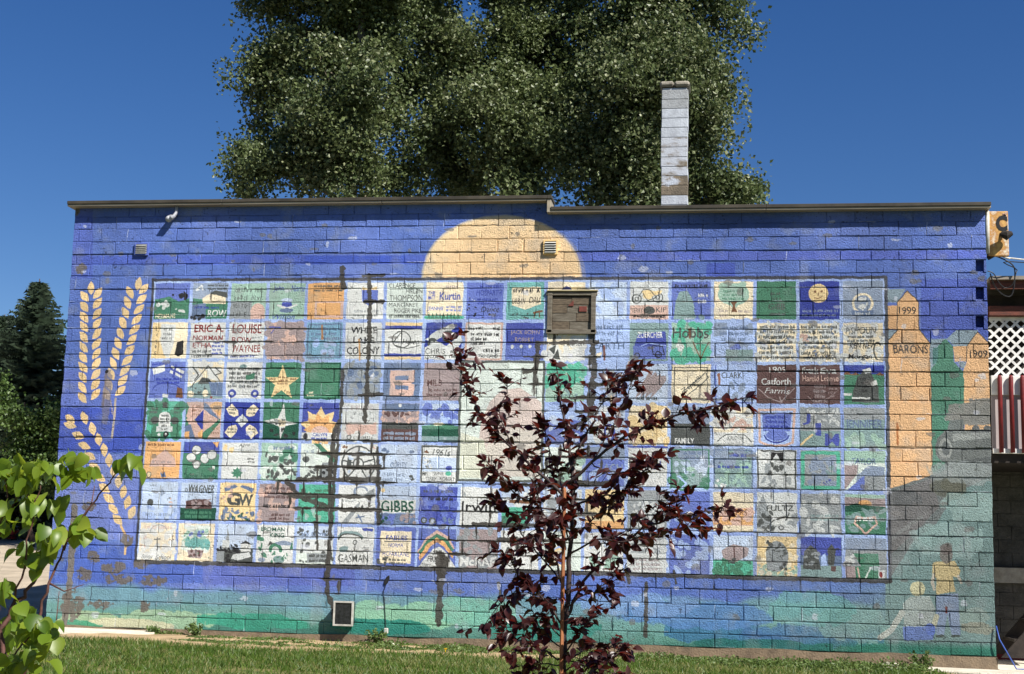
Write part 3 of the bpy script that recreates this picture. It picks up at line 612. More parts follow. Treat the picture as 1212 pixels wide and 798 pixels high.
 (3, 5, 'w', [('t', .25, .06, .85, .18, 'BURNSLAND', 'V', 0), ('s', .3, .2, .8, .34, 1, 'R', .008), ('r', .12, .56, .95, .82, 'p'), ('n', .1, .5, .95, .85, 16, 'p', .06), ('n', .1, .8, .95, .98, 10, 'W', .08), ('o', .22, .9, .05, .05, .012, 'd'), ('s', .3, .84, .9, .98, 1, 'd', .008)]),
 (3, 6, 'V', [('r', 0, 0, 1, .2, 'S'), ('e', .48, .05, .045, .045, 'W'), ('r', 0, .5, 1, .7, 'd'), ('n', 0, .22, 1, .5, 20, 'p', .05), ('n', 0, .2, 1, .34, 8, 'M', .06), ('r', 0, .68, 1, 1, 'M'), ('s', .02, .72, .98, .98, 2, 's', .018)]),
 (3, 7, 'l', [('r', 0, 0, 1, .3, 'P'), ('n', 0, .1, 1, .5, 14, 'B', .12), ('p', [(0, .62), (.5, .56), (1, .64), (1, .9), (0, .9)], 'D'), ('p', [(.0, .58), (.6, .52), (1, .6), (1, .66), (0, .66)], 'G'), ('e', .45, .54, .16, .04, 'C'), ('r', 0, .86, 1, 1, 't')]),
 (3, 10, 'l', [('r', 0, .4, 1, 1, 'B'), ('n', .1, .1, .9, .9, 8, 'P', .1)]),
 (3, 11, 'P', [('e', .3, .7, .14, .3, 'w'), ('n', .1, .1, .9, .9, 10, 'W', .1), ('o', .6, .7, .12, .2, .03, 'u')]),
 (3, 12, 'C', [('n', 0, 0, 1, 1, 30, 'Y', .12)]),
 (3, 13, 's', [('r', 0, .45, 1, 1, 'd'), ('t', .1, .82, .6, .96, 'FAMILY', 'W', .03)]),
 (3, 14, 'C', [('n', 0, .1, 1, .6, 30, 'W', .1), ('n', .3, .3, .9, .6, 12, 'p', .07), ('r', 0, .66, 1, 1, 'W'), ('l', [(.1, .9), (.3, .72), (.8, .72), (.95, .9)], .012, 'd'), ('t', .36, .76, .76, .86, 'KALOTER', 'd', .0)]),
 (3, 15, 'l', [('l', [(.06, .08), (.95, .06), (.9, .9), (.7, .98), (.3, .98), (.08, .9), (.06, .08)], .035, 'p'), ('p', [(.14, .16), (.88, .14), (.84, .62), (.16, .62)], 'B'), ('s', .2, .2, .8, .55, 3, 'N', .012), ('o', .5, .7, .3, .2, .02, 'N', .2, 3), ('e', .5, .72, .26, .14, 'B')]),
 (3, 16, 'R', [('r', 0, .6, 1, 1, 't'), ('n', .2, .05, .95, .5, 20, 'w', .06), ('l', [(.02, .95), (.3, .7)], .03, 'Y'), ('t', .06, .15, .26, .45, 'J', 'u', .02), ('t', .38, .4, .52, .72, 'I', 'u', .02), ('t', .62, .66, .96, .97, 'M', 'u', .02), ('e', .19, .1, .03, .05, 'W')]),
 (3, 17, 't', [('r', 0, 0, 1, .3, 'R'), ('t', .04, .3, .94, .58, 'JENNIFER', 'S', .02), ('n', 0, .65, 1, 1, 16, 'L', .12)]),
 # row 4
 (4, 0, 'O', [('p', [(.14, .68), (.2, .5), (.56, .22), (.86, .44), (.9, .68)], 'p'), ('s', .05, .03, .9, .14, 1, 'b'), ('s', .2, .48, .8, .62, 1, 'V'), ('p', [(.5, .96), (.48, .82), (.54, .88), (.6, .82), (.64, .96)], 'S'), ('e', .15, .9, .06, .07, 'Y'), ('o', .15, .9, .06, .07, .012, 'd')]),
 (4, 1, 'G', [('p', [(0, 0), (1, 0), (1, .32), (0, .3)], 'u'), ('p', [(.8, 0), (1, 0), (.94, .16)], 'O'), *[x for (a, b) in ((.22, .42), (.36, .22), (.6, .44), (.8, .34), (.38, .62)) for x in (('e', a, b, .13, .12, 'W'), ('o', a, b, .13, .12, .010, 'd'))], ('t', .05, .84, .46, .98, 'DeBoer', 'D', .012), ('t', .54, .84, .98, .98, 'Family', 'D', .012), ('r', .0, .6, 1, .8, 'G'), ('e', .38, .62, .10, .1, 'W'), ('o', .38, .62, .1, .1, .01, 'd'), ('r', .84, .62, .9, .72, 'W')]),
 (4, 2, 'W', [('n', .05, .08, .3, .28, 8, 'Y', .06), ('p', star(.44, .82, .17, .1, 8), 'G'), ('t', .45, .03, .75, .14, 'April', 'd', 0, .2), ('s', .3, .16, .95, .24, 1, 'R', .006), ('s', .68, .4, .95, .56, 2, 'd', .008), ('l', [(.66, .7), (.66, .98)], .008, 'R')]),
 (4, 3, 'L', [('n', .0, .1, 1, .95, 34, 'm', .10), ('n', .1, .3, .95, .95, 34, 'd', .06), ('n', .55, .15, .95, .5, 10, 'G', .08), ('s', .3, .04, .95, .2, 1, 'S', .014), ('e', .38, .42, .1, .08, 'd')]),
 (4, 4, 'm', [('p', [(.35, 0), (.55, 0), (1, .45), (1, .62)], 'G'), ('p', [(.52, 0), (.6, 0), (1, .36), (1, .46)], 'C'), ('e', .15, .42, .1, .08, 'd'), ('n', .1, .62, .9, .95, 26, 'd', .06), ('r', .6, .5, 1, 1, 'R'), ('n', .5, .4, 1, 1, 12, 'K', .06), ('s', .05, .12, .4, .3, 1, 'S', .008)]),
 (4, 5, 'W', [('o', .5, .52, .44, .46, .022, 'd'), ('o', .5, .52, .14, .14, .02, 'd'), ('l', [(.5, .38), (.5, .06)], .026, 'd'), ('l', [(.64, .48), (.93, .4)], .02, 'd'), ('l', [(.58, .64), (.72, .9)], .018, 'd'), ('l', [(.4, .66), (.22, .88)], .018, 'd'), ('l', [(.36, .5), (.08, .44)], .018, 'd'), ('e', .5, .52, .03, .03, 'K'), ('p', [(.2, .35), (.3, .4), (.3, .66), (.18, .7)], 'd'), ('n', .05, .05, .15, .15, 3, 'b', .03), ('n', .88, .03, .98, .14, 3, 'p', .03), ('n', .2, .2, .8, .9, 8, 'P', .06)]),
 (4, 6, 'P', [('t', .28, .46, .72, .62, 'CURLEY', 'S', .01), ('n', .05, .1, .2, .2, 4, 'S', .04), ('n', .8, .1, .95, .2, 4, 'S', .04), ('n', .78, .8, .95, .92, 6, 'd', .04), ('s', .06, .72, .7, .98, 2, 's', .014), ('l', [(.12, .4), (.12, .6)], .014, 'S')]),
 (4, 7, 'W', [('r', .05, .1, .98, .28, 'W'), ('r', .05, .32, .98, .7, 'P'), ('b', .03, .025, 'd'), ('t', .3, .1, .8, .28, '1961s', 'd', .005, .3), ('p', [(.08, .2), (.14, .12), (.22, .2)], 'b'), ('t', .06, .72, .22, .8, 'MEL', 'd', .01), ('t', .36, .72, .62, .8, 'JUNE', 'd', .01), ('t', .14, .84, .44, .93, 'TERRY', 'd', .01), ('t', .52, .84, .92, .93, 'ROBERT', 'd', .01), ('e', .76, .6, .09, .06, 'u'), ('e', .75, .74, .08, .06, 'g'), ('n', .12, .38, .3, .62, 6, 'W', .05), ('s', .12, .36, .3, .62, 2, 'd', .008)]),
 (4, 10, 'm', [('n', 0, .3, 1, 1, 20, 'L', .1), ('n', .1, .6, .9, .95, 12, 'd', .05)]),
 (4, 11, 'B', [('r', 0, 0, 1, .3, 's'), ('t', .3, .42, .95, .62, 'ZACH', 's', .01), ('n', 0, .6, 1, 1, 10, 'l', .1)]),
 (4, 12, 'W', [('t', .16, .32, .84, .56, 'LYNN', 'u', .004), ('l', [(0, -.03), (1, -.03)], .03, 'u'), ('n', .1, .1, .9, .9, 8, 'w', .08)]),
 (4, 13, 't', [('n', 0, 0, 1, .5, 26, 's', .12), ('n', .1, .3, .9, .6, 14, 'P', .08), ('n', 0, .66, 1, 1, 16, 'G', .10), ('b', .03, .02, 'G'), ('s', .3, .05, .8, .3, 2, 'S', .012), ('e', .5, .52, .12, .06, 'L'), ('l', [(.2, .7), (.4, .9), (.3, 1)], .03, 'l')]),
 (4, 14, 't', [('n', 0, 0, 1, .4, 16, 's', .12), ('s', .35, .08, .9, .22, 1, 'u', .014), ('n', .1, .4, .9, .95, 20, 'L', .07), ('s', .1, .4, .9, .5, 1, 'N', .012), ('n', .05, .8, .3, .95, 5, 'W', .05), ('b', .02, .018, 'S')]),
 (4, 15, 'w', [('b', .03, .022, 'd'), ('l', [(.34, .03), (.34, .97)], .014, 'R'), ('l', [(.68, .03), (.68, .97)], .014, 'R'), ('r', .36, .06, .66, .3, 'K'), ('p', [(.36, .3), (.5, .08), (.6, .3)], 'w'), ('r', .2, .35, .34, .6, 'R'), ('n', .3, .35, .75, .65, 14, 'd', .05), ('n', .1, .68, .9, .95, 12, 'R', .06), ('n', .04, .08, .32, .3, 4, 'W', .08)]),
 (4, 16, 'R', [('n', .15, .15, .9, .9, 30, 's', .1), ('b', .06, .05, 'g'), ('n', .55, .4, .85, .6, 6, 't', .06), ('n', .55, .75, .8, .88, 4, 'u', .03)]),
 (4, 17, 'm', [('r', 0, 0, 1, .3, 'L'), ('t', .18, .18, .78, .34, 'TAYLOR', 'S', .02), ('p', [(0, .36), (.35, .36), (.3, .6), (0, 1)], 'V'), ('p', [(.3, .62), (.6, .36), (.98, .4), (1, 1), (.3, 1)], 's'), ('p', [(.05, 1), (.5, .62), (.5, 1)], 'B'), ('p', [(.5, .64), (1, .6), (1, 1), (.5, 1)], 'R')]),
 # row 5
 (5, 0, 'P', [('e', .24, .56, .09, .1, 'd'), ('l', [(.5, .1), (.48, .7)], .012, 'R'), ('p', [(.52, .15), (.66, .3), (.52, .4)], 's'), ('n', .7, .4, .85, .65, 5, 'p', .04), ('n', 0, .7, 1, 1, 12, 'l', .1), ('s', .1, .8, .9, .94, 1, 's', .012)]),
 (5, 1, 'P', [('t', .2, .06, .92, .28, 'WAGNER', 'd', .02, .1), ('s', .05, .05, .9, .3, 1, 'd'), ('p', [(0, .68), (1, .66), (1, 1), (0, 1)], 'D'), ('p', [(.14, .7), (.16, .5), (.34, .44), (.7, .44), (.86, .52), (.88, .7)], 'M'), ('e', .42, .56, .04, .05, 'K'), ('s', .1, .74, .9, .96, 2, 'G', .02), ('n', .2, .46, .8, .68, 14, 'V', .05)]),
 (5, 2, 'Y', [('t', .2, .26, .58, .6, 'G', 'd', .04), ('t', .52, .28, .94, .6, 'W', 'd', .03), ('p', [(.1, .14), (.4, .04), (.5, .1), (.14, .24)], 'S'), ('p', [(.6, .04), (.92, .14), (.9, .24), (.56, .1)], 'S'), ('n', .05, .68, .95, .98, 26, 'S', .05), ('n', .05, .8, .95, .98, 18, 'D', .03), ('n', .05, .05, .4, .5, 6, 'p', .05)]),
 (5, 3, 'V', [('n', 0, 0, 1, 1, 30, 'p', .08), ('r', .15, .7, 1, 1, 'V'), ('s', .15, .06, .95, .4, 3, 'M', .012), ('s', .1, .5, .9, .66, 1, 'K', .014), ('s', .3, .76, .9, .96, 2, 'M', .012)]),
 (5, 4, 'g', [('s', .4, .1, .95, .3, 2, 'G', .02), ('n', .1, .1, .9, .9, 6, 'L', .06)]),
 (5, 5, 'W', [('o', .6, .16, .18, .12, .03, 's', 2.5, 6), ('p', [(.6, .3), (.95, .06), (.98, .3), (.8, .36)], 'R'), ('p', [(.1, 1), (.45, .55), (.6, .42), (.55, .6), (.28, 1)], 'R'), ('p', [(.58, .62), (.66, .5), (.7, .65)], 'd'), ('l', [(.55, .78), (.66, .96)], .02, 'S'), ('l', [(.5, .84), (.7, .82)], .02, 'S'), ('s', .05, .36, .5, .46, 1, 'R', .008)]),
 (5, 6, 'P', [('r', 0, .36, 1, .70, 'W'), ('t', .06, .38, .94, .68, 'GIBBS', 'D', .016), ('r', 0, .72, 1, 1, 'S'), ('n', .1, .74, .5, .98, 10, 'B', .07), ('n', 0, .74, .25, 1, 6, 'D', .06), ('n', .6, .74, 1, .98, 9, 'V', .06), ('e', .1, .12, .06, .06, 'Y')]),
 (5, 7, 'u', [('n', 0, 0, 1, 1, 24, 'B', .1), ('s', .05, .05, .95, .18, 1, 'd'), ('s', .2, .24, .9, .38, 1, 'K', .014), ('s', .05, .48, .9, .58, 1, 'N', .014), ('e', .14, .88, .09, .09, 'd'), ('e', .36, .88, .09, .09, 'd'), ('e', .14, .88, .05, .05, 's'), ('e', .36, .88, .05, .05, 's'), ('n', .65, .8, .9, .95, 8, 'S', .05)]),
 (5, 8, 'W', [('t', .04, .36, .94, .64, 'Irwin', 'K', .010), ('n', .08, .08, .2, .28, 3, 'R', .03), ('n', .8, .08, .95, .3, 3, 'b', .03)]),
 (5, 9, 'P', [('r', 0, .5, .7, 1, 'g'), ('r', 0, .72, .4, 1, 'G'), ('n', .1, .1, .9, .5, 10, 'W', .1), ('r', .2, .3, .8, .4, 'b')]),
 (5, 10, 'w', [('n', 0, 0, 1, 1, 30, 'P', .1), ('n', 0, .3, 1, .6, 8, 'R', .1)]),
 (5, 11, 'Y', [('n', 0, 0, 1, 1, 30, 'b', .025), ('r', 0, .8, 1, 1, 'O')]),
 (5, 12, 'R', [('n', .1, .3, .9, .9, 30, 'w', .07), ('n', .1, .3, .9, .9, 10, 'd', .03)]),
 (5, 13, 'B', [('n', 0, .3, 1, 1, 10, 'l', .12)]),
 (5, 14, 'C', [('r', 0, .4, 1, 1, 'p'), ('r', 0, .42, 1, .82, 'O'), ('n', 0, .4, 1, .8, 20, 'p', .1), ('t', .25, .44, .85, .58, 'WYERS', 'b', 0), ('s', .3, .66, .7, .76, 1, 'b', .008), ('r', 0, .84, 1, 1, 'C')]),
 (5, 15, 'w', [('p', [(0, .9), (.0, .4), (.16, .02), (.24, .3), (.4, .9)], 'R'), ('t', .24, .32, .92, .46, 'FULTZ', 'd', .02), ('n', .05, .5, .4, .9, 14, 'd', .06), ('n', .8, .4, 1, .9, 10, 'R', .07), ('l', [(.2, .95), (.4, .7), (.7, .6)], .02, 'd'), ('o', .3, .92, .06, .05, .016, 'd'), ('o', .6, .88, .06, .05, .016, 'd'), ('l', [(.4, .9), (.74, .66), (.8, .5)], .016, 'd'), ('n', .4, .5, .8, .8, 8, 'W', .06)]),
 (5, 16, 'R', [('n', 0, 0, 1, 1, 20, 'w', .1), ('s', .2, .5, .95, .7, 2, 't', .010)]),
 (5, 17, 'L', [('p', [(0, .08), (1, .1), (1, .3), (0, .3)], 'V'), ('e', .5, .24, .16, .1, 'O'), ('p', [(0, .3), (.3, .24), (.6, .28), (1, .3), (1, .5), (.5, .42), (0, .46)], 'D'), ('r', 0, .44, 1, 1, 'G'), ('n', 0, .4, 1, 1, 16, 't', .1), ('l', [(.5, .98), (.24, .72), (.28, .56), (.5, .6), (.74, .56), (.78, .72), (.5, .98)], .03, 'p'), *[('r', .3 + .14 * i, .56, .4 + .14 * i, .66, 'W') for i in range(3)]]),
 # row 6
 (6, 0, 'C', [('n', 0, 0, 1, 1, 40, 'W', .1), ('l', [(.5, .4), (.5, .72)], .016, 'd'), ('l', [(.42, .44), (.58, .44)], .016, 'd'), ('o', .52, .26, .24, .2, .014, 'R', 3.2, 6), ('t', .5, .84, .92, .97, 'School', 'd', 0, .25), ('t', .1, .86, .4, .99, 'Sunday', 'd', 0, .25), ('s', .05, .04, .95, .2, 1, 'p'), ('n', .05, .3, .2, .7, 5, 'p', .03), ('n', .8, .3, .95, .6, 5, 'b', .02)]),
 (6, 1, 'C', [('n', .15, .1, .85, .7, 60, 'm', .08), ('n', .15, .2, .85, .6, 40, 'L', .06), ('n', .25, .4, .85, .62, 26, 'T', .07), ('n', .3, .22, .7, .32, 8, 'B', .04), ('p', [(.26, .7), (.72, .7), (.66, .92), (.32, .92)], 'V'), ('n', .3, .7, .7, .9, 10, 'M', .04), ('l', [(.5, .7), (.52, .92)], .014, 'd'), ('n', .05, .1, .95, .9, 16, 'G', .02)]),
 (6, 2, 'P', [('p', [(.2, .5), (.24, .3), (.27, .1), (.31, .3), (.34, .5)], 'R'), ('r', .14, .42, .34, .72, 'w'), ('r', 0, .66, 1, 1, 'd'), ('n', 0, .55, .6, .75, 20, 'K', .05), ('p', [(.64, .66), (.64, .52), (.78, .44), (.94, .54), (.94, .72), (.66, .72)], 'W'), ('p', [(.62, .52), (.78, .42), (.98, .54), (.78, .5)], 'K'), ('p', [(.4, .92), (.45, .8), (.6, .76), (.9, .74), (.95, .84), (.6, .94)], 'w'), ('n', .0, .8, .35, 1, 12, 'K', .05), ('r', .0, .72, .2, 1, 'R')]),
 (6, 3, 'W', [('t', .1, .06, .76, .16, 'ERDMAN', 'D', .014), ('t', .36, .2, .74, .32, 'KING', 'D', .014), ('n', .04, .22, .16, .4, 3, 'G', .07), ('n', .05, .55, .16, .66, 2, 'G', .07), ('o', .52, .66, .14, .14, .05, 'G', 3.1, 6.3), ('p', [(.48, .46), (.7, .4), (.98, .44), (.98, .52), (.6, .52)], 's'), ('p', [(.9, .62), (.96, .38), (1, .62)], 'G'), ('e', .15, .92, .1, .06, 's'), ('e', .62, .9, .16, .1, 't'), ('n', .05, .7, .9, .98, 14, 'G', .04), ('p', [(.3, .56), (.36, .42), (.46, .5)], 'd')]),
 (6, 4, 'w', [('r', 0, 0, 1, .35, 'P'), ('r', .0, .7, 1, 1, 'm'), ('n', 0, .1, 1, .95, 30, 'd', .045), ('r', .3, .72, .9, .95, 'R'), ('s', .3, .72, .9, .95, 2, 'd', .014), ('s', .1, .1, .9, .3, 1, 'S', .012)]),
 (6, 5, 'W', [('o', .36, .3, .32, .16, .04, 't', 3.2, 6.1), ('o', .36, .34, .32, .16, .02, 'd', 3.2, 6.1), ('p', [(.66, .02), (.98, .04), (.96, .12), (.72, .1)], 'u'), ('p', [(.06, .56), (.2, .5), (.32, .52), (.3, .66), (.1, .66)], 't'), ('o', .5, .4, .05, .05, .012, 'd'), ('l', [(.5, .45), (.5, .6), (.42, .68)], .012, 'd'), ('s', .7, .5, .95, .65, 2, 'R'), ('t', .06, .72, .86, .92, 'GASMAN', 'd', .004)]),
 (6, 6, 'C', [('b', .03, .06, 'B'), ('t', .24, .2, .8, .32, 'FABLES', 'u', .01), ('l', [(.2, .36), (.9, .34)], .012, 'd'), ('t', .3, .4, .7, .5, 'NORMA', 'u', 0), ('t', .14, .62, .86, .73, 'MCFARLANE', 'u', 0), ('s', .3, .78, .8, .96, 2, 'd', .010), ('n', .04, .78, .24, .95, 6, 'd', .05)]),
 (6, 7, 'B', [('p', [(0, .62), (.2, .24), (.5, .02), (.8, .2), (.98, .5), (.9, .54), (.7, .28), (.5, .14), (.28, .3), (.06, .7)], 'p'), ('p', [(.04, .62), (.24, .3), (.5, .12), (.76, .26), (.96, .54), (.88, .58), (.68, .34), (.5, .22), (.32, .36), (.1, .72)], 'G'), ('p', [(.04, .74), (.28, .38), (.5, .22), (.72, .36), (.96, .66), (.92, .76), (.68, .46), (.5, .34), (.34, .46), (.08, .84)], 'O'), ('p', [(.02, 1), (.4, .52), (.56, .46), (.72, .58), (1, .96), (1, 1)], 'W'), ('t', .28, .7, .86, .85, 'FRIGON', 'K', .012), ('t', .12, .88, .36, .98, 'Marc', 'd', .0, .1), ('s', .36, .54, .64, .68, 2, 'd', .008), ('s', .4, .28, .62, .38, 1, 'b', .01)]),
 (6, 8, 'V', [('n', 0, 0, 1, 1, 30, 'R', .1), ('t', .04, .7, .98, .94, 'McRAE', 'W', .03)]),
 (6, 9, 'W', [('t', .1, .2, .22, .28, 'THE', 'd', .02), ('t', .26, .16, .7, .34, 'STAN', 'd', .01), ('l', [(.12, .6), (.2, .45), (.3, .66)], .03, 'd'), ('t', .12, .76, .3, .94, 'K', 'd', .01), ('t', .36, .78, .52, .92, '&', 'd', .01)]),
 (6, 10, 'm', [('p', [(.2, .8), (.3, .4), (.45, .3), (.5, .9)], 'C'), ('o', .5, .9, .3, .5, .05, 'l', 3.2, 5), ('e', .5, .7, .12, .14, 'B'), ('o', .45, .9, .24, .45, .03, 'Y', 3.2, 5)]),
 (6, 11, 'W', [('p', [(.25, .95), (.1, .65), (.25, .55), (.4, .65), (.45, .9)], 'L'), ('p', [(.5, .9), (.6, .55), (.8, .5), (.95, .7), (.7, .95)], 'L'), ('n', .1, .1, .9, .4, 6, 'P', .1)]),
 (6, 12, 'R', [('n', 0, 0, 1, 1, 30, 'w', .1), ('r', 0, .5, 1, 1, 'w'), ('s', .1, .6, .9, .95, 3, 'V')]),
 (6, 13, 'B', [('n', 0, 0, 1, 1, 16, 'l', .12)]),
 (6, 14, 'P', [('r', 0, .62, 1, 1, 'g'), ('n', 0, .6, 1, 1, 24, 'G', .08), ('p', [(.2, .38), (.5, .22), (.9, .3), (.86, .5), (.6, .66), (.44, .64), (.24, .56)], 'V'), ('l', [(.52, .3), (.54, .66)], .02, 'M'), ('n', .4, .6, .6, .7, 5, 'd', .04)]),
 (6, 15, 'Y', [('n', 0, .68, 1, 1, 40, 'L', .06), ('n', 0, 0, 1, 1, 20, 'C', .08), ('e', .5, .5, .28, .38, 'R'), ('n', .26, .14, .74, .85, 40, 'd', .05), ('n', .3, .3, .7, .8, 30, 'R', .07)]),
 (6, 16, 'S', [('r', 0, 0, 1, .45, 'u'), ('r', 0, .7, 1, 1, 't'), ('p', [(.05, .8), (.08, .36), (.24, .2), (.4, .32), (.5, .8)], 'd'), ('p', [(.66, .32), (.75, .16), (.86, .32), (.82, .7), (.68, .7)], 'd'), ('p', [(.5, .5), (.6, .4), (.66, .7), (.5, .7)], 'l'), ('r', .74, .72, .86, .84, 'M'), ('n', .1, .4, .45, .7, 10, 'R', .05)]),
 (6, 17, 'R', [('r', 0, 0, 1, .3, 's'), ('p', [(.2, .38), (.8, .38), (.82, .68), (.4, .72)], 'G'), ('n', .0, .4, .2, .7, 8, 'w', .06), ('r', .25, .7, .8, 1, 'G'), ('r', .0, .7, .25, 1, 'V'), ('r', .8, .78, .96, .98, 'w'), ('e', .86, .88, .04, .07, 'r'), ('l', [(.5, .98), (.62, .72)], .02, 'm'), ('l', [(.34, .98), (.3, .74)], .02, 'p')]),
]
for pr in PANELS:
    ops = [o_ for o_ in pr[3] if o_[0] != 'T']
    panel(pr[0], pr[1], pr[2], ops)
# slanted lettering of the cream panel
a_ = L_(2, 13, .36, .78); text(a_, (.60 * .556 * .77, .50 * .556 * 1.0 * .77), (-.052, .072), 'Zeppelli', K_['d'], .012)
# big middle panel: two columns, three rows
q0 = W(546, 428); q1 = W(641, 570)
poly([(q0[0], q1[1]), (q1[0], q1[1]), (q1[0], q0[1]), (q0[0], q0[1])], K_['m'])
hx, hz = q1[0] - q0[0], q0[1] - q1[1]
B_ = lambda x, y: (q0[0] + x * hx, q0[1] - y * hz)
poly([B_(.22, .95), B_(.26, .5), B_(.36, .34), B_(.5, .24), B_(.72, .22), B_(.98, .34), B_(.98, .95)], c8(204, 184, 174))
poly([B_(.22, .95), B_(.4, .6), B_(.7, .55), B_(.98, .6), B_(.98, .97)], c8(206, 196, 182))
poly([B_(.02, .6), B_(.3, .66), B_(.4, .98), B_(.02, .98)], c8(206, 208, 186))
line([B_(0, 0), B_(1, 0), B_(1, 1), B_(0, 1), B_(0, 0)], .035, c8(86, 92, 88))
# panel frame line
DK = c8(54, 54, 62)
line([(fl, ft), (fr_, ft)], .045, DK, .9, .2); line([(fl, fb), (fl, ft)], .04, DK, .95, .2); line([(fr_, fb), (fr_, ft)], .05, c8(72, 74, 80), .9, .25)
line([(fl, fb), (fr_, fb)], .06, c8(56, 54, 52), .92, .45)

# ---- wear: crack filler, bare block, rust, drips
TAR = c8(62, 58, 52)
STAINS = [([(437, 326), (438, 360), (436, 420), (434, 468), (432, 498)], 5.5), ([(430, 327), (455, 326)], 4), ([(432, 357), (453, 357)], 4.5), ([(426, 468), (452, 467)], 4.5),
          ([(405, 318), (406, 340)], 7), ([(405, 440), (404, 480), (400, 520), (396, 560), (394, 600)], 4), ([(402, 498), (396, 512), (390, 560), (391, 620), (389, 660), (387, 700)], 5.5),
          ([(380, 537), (452, 538)], 4), ([(366, 553), (450, 552)], 3.5), ([(352, 568), (450, 567)], 5), ([(362, 588), (440, 588)], 4.5), ([(378, 603), (450, 604)], 5), ([(340, 570), (352, 586)], 6), ([(345, 586), (390, 600)], 6),
          ([(387, 700), (393, 716), (398, 735)], 6), ([(375, 605), (376, 650)], 3), ([(447, 530), (448, 620)], 4), ([(520, 655), (521, 690), (519, 737)], 8), ([(524, 662), (524, 680)], 10),
          ([(701, 392), (703, 430), (702, 450), (699, 478), (698, 492)], 8), ([(638, 406), (706, 405)], 4.5), ([(637, 406), (634, 440)], 6), ([(690, 455), (732, 454)], 5), ([(686, 470), (725, 473)], 4), ([(682, 487), (706, 488)], 4.5),
          ([(656, 392), (656, 408)], 4), ([(620, 440), (632, 438), (634, 452)], 7), ([(690, 500), (676, 506)], 4),
          ([(765, 690), (764, 752)], 4.5), ([(742, 676), (745, 690)], 4), ([(560, 620), (640, 622)], 4), ([(590, 690), (592, 705)], 3), ([(650, 572), (720, 573)], 6), ([(600, 574), (660, 575)], 5), ([(590, 638), (660, 640)], 4), ([(798, 676), (800, 690)], 3)]
for pl, wd in STAINS:
    line(W2(pl), wd / 81, TAR, .9, .8)
rl0 = random.Random(11)
DJ = np.full((CH, CW), .3, np.float32)
for i in range(len(ZL) - 1):
    r0, r1 = int((ZL[i] - Z0) * S), int((ZL[i + 1] - Z0) * S)
    dzz = np.minimum(np.arange(r1 - r0), np.arange(r1 - r0)[::-1])[:, None] / S
    k0 = XR + (0 if i % 2 else .2); dxx = np.abs((((np.arange(CW) / S + X0 - k0) + .2) % .4) - .2)[None, :]
    DJ[r0:r1] = np.minimum(dzz, dxx)
def jstain(px, py, rx, ry, seed, reach=.05, a=.92):
    """black filler and damp creeping out from the joints"""
    c = W(px, py); q = tocv([c])[0]; R_x = rx / 81 * S; R_y = ry / 81 * S
    x0, x1, y0, y1 = max(0, int(q[0] - R_x)), min(CW, int(q[0] + R_x)), max(0, int(q[1] - R_y)), min(CH, int(q[1] + R_y))
    X = (np.arange(x0, x1) - q[0])[None] / R_x; Y = (np.arange(y0, y1) - q[1])[:, None] / R_y
    n_ = vnoise(y1 - y0, x1 - x0, 40, seed, 5); f_ = np.clip(1.25 - (X * X + Y * Y), 0, 1)
    mk = np.clip(((n_ - .36) * 2.2 * reach * f_ - DJ[y0:y1, x0:x1]) * S / 3, 0, 1)
    blend(x0, y0, mk, TAR, a)
for i, (px, py, rx, ry) in enumerate([(362, 588, 34, 22), (345, 575, 20, 10), (548, 640, 24, 30), (560, 632, 26, 16), (703, 440, 14, 30), (702, 463, 26, 14), (630, 440, 14, 26), (396, 560, 22, 50), (425, 540, 30, 28), (436, 575, 26, 24),
                                      (660, 560, 40, 22), (680, 545, 34, 20), (600, 600, 34, 20), (606, 645, 20, 30), (690, 600, 30, 20), (372, 600, 16, 20), (395, 690, 16, 22), (523, 665, 16, 18), (765, 660, 20, 18), (240, 350, 12, 20), (275, 400, 10, 30), (390, 545, 12, 30)]):
    jstain(px, py, rx * 1.4, ry * 1.4, 200 + i, .042)
for i, (px, py, rx, ry) in enumerate([(560, 640, 70, 60), (680, 470, 90, 90), (640, 610, 110, 60), (480, 640, 200, 60), (900, 450, 120, 120), (950, 620, 130, 70), (820, 690, 220, 30), (330, 400, 60, 90), (760, 350, 160, 40)]):
    jstain(px, py, rx, ry, 800 + i, .018, .75)
GB = c8(112, 104, 94)
line(W2([(88, 600), (86, 640), (82, 690), (76, 742)]), .10, GB, .95, .35)
for i, (px, py, rx, ry) in enumerate([(98, 680, 14, 12), (135, 672, 22, 9), (140, 686, 26, 8), (182, 688, 24, 9), (118, 716, 22, 8), (170, 718, 12, 10), (165, 668, 16, 7), (150, 640, 14, 10), (105, 600, 12, 8), (90, 250, 6, 10), (96, 318, 10, 10), (110, 660, 12, 10), (85, 718, 20, 26)]):
    patch(px, py, rx * .85, ry * .85, c8(100, 90, 80), .9, 300 + i, .50, 14)
for px, py, n, c in [(381, 385, 16, (180, 110, 50)), (425, 402, 24, (214, 150, 80)), (715, 410, 16, (120, 60, 40)), (851, 443, 12, (150, 80, 40)), (1062, 502, 24, (170, 92, 38)), (723, 470, 18, (200, 170, 130)), (816, 390, 10, (120, 60, 40))]:
    line(W2([(px, py), (px + .5, py + n)]), .03, c8(*c), .85, .5)
for i in range(220):   # small chips of paint off the block faces
    px = 70 + rng.random() * 1100; py = 262 + rng.random() * 480
    patch(px, py, 2 + rng.random() * 5, 1.5 + rng.random() * 3, c8(104, 100, 96) if rng.random() < .6 else c8(196, 200, 214), .6, 500 + i, .38, 8)
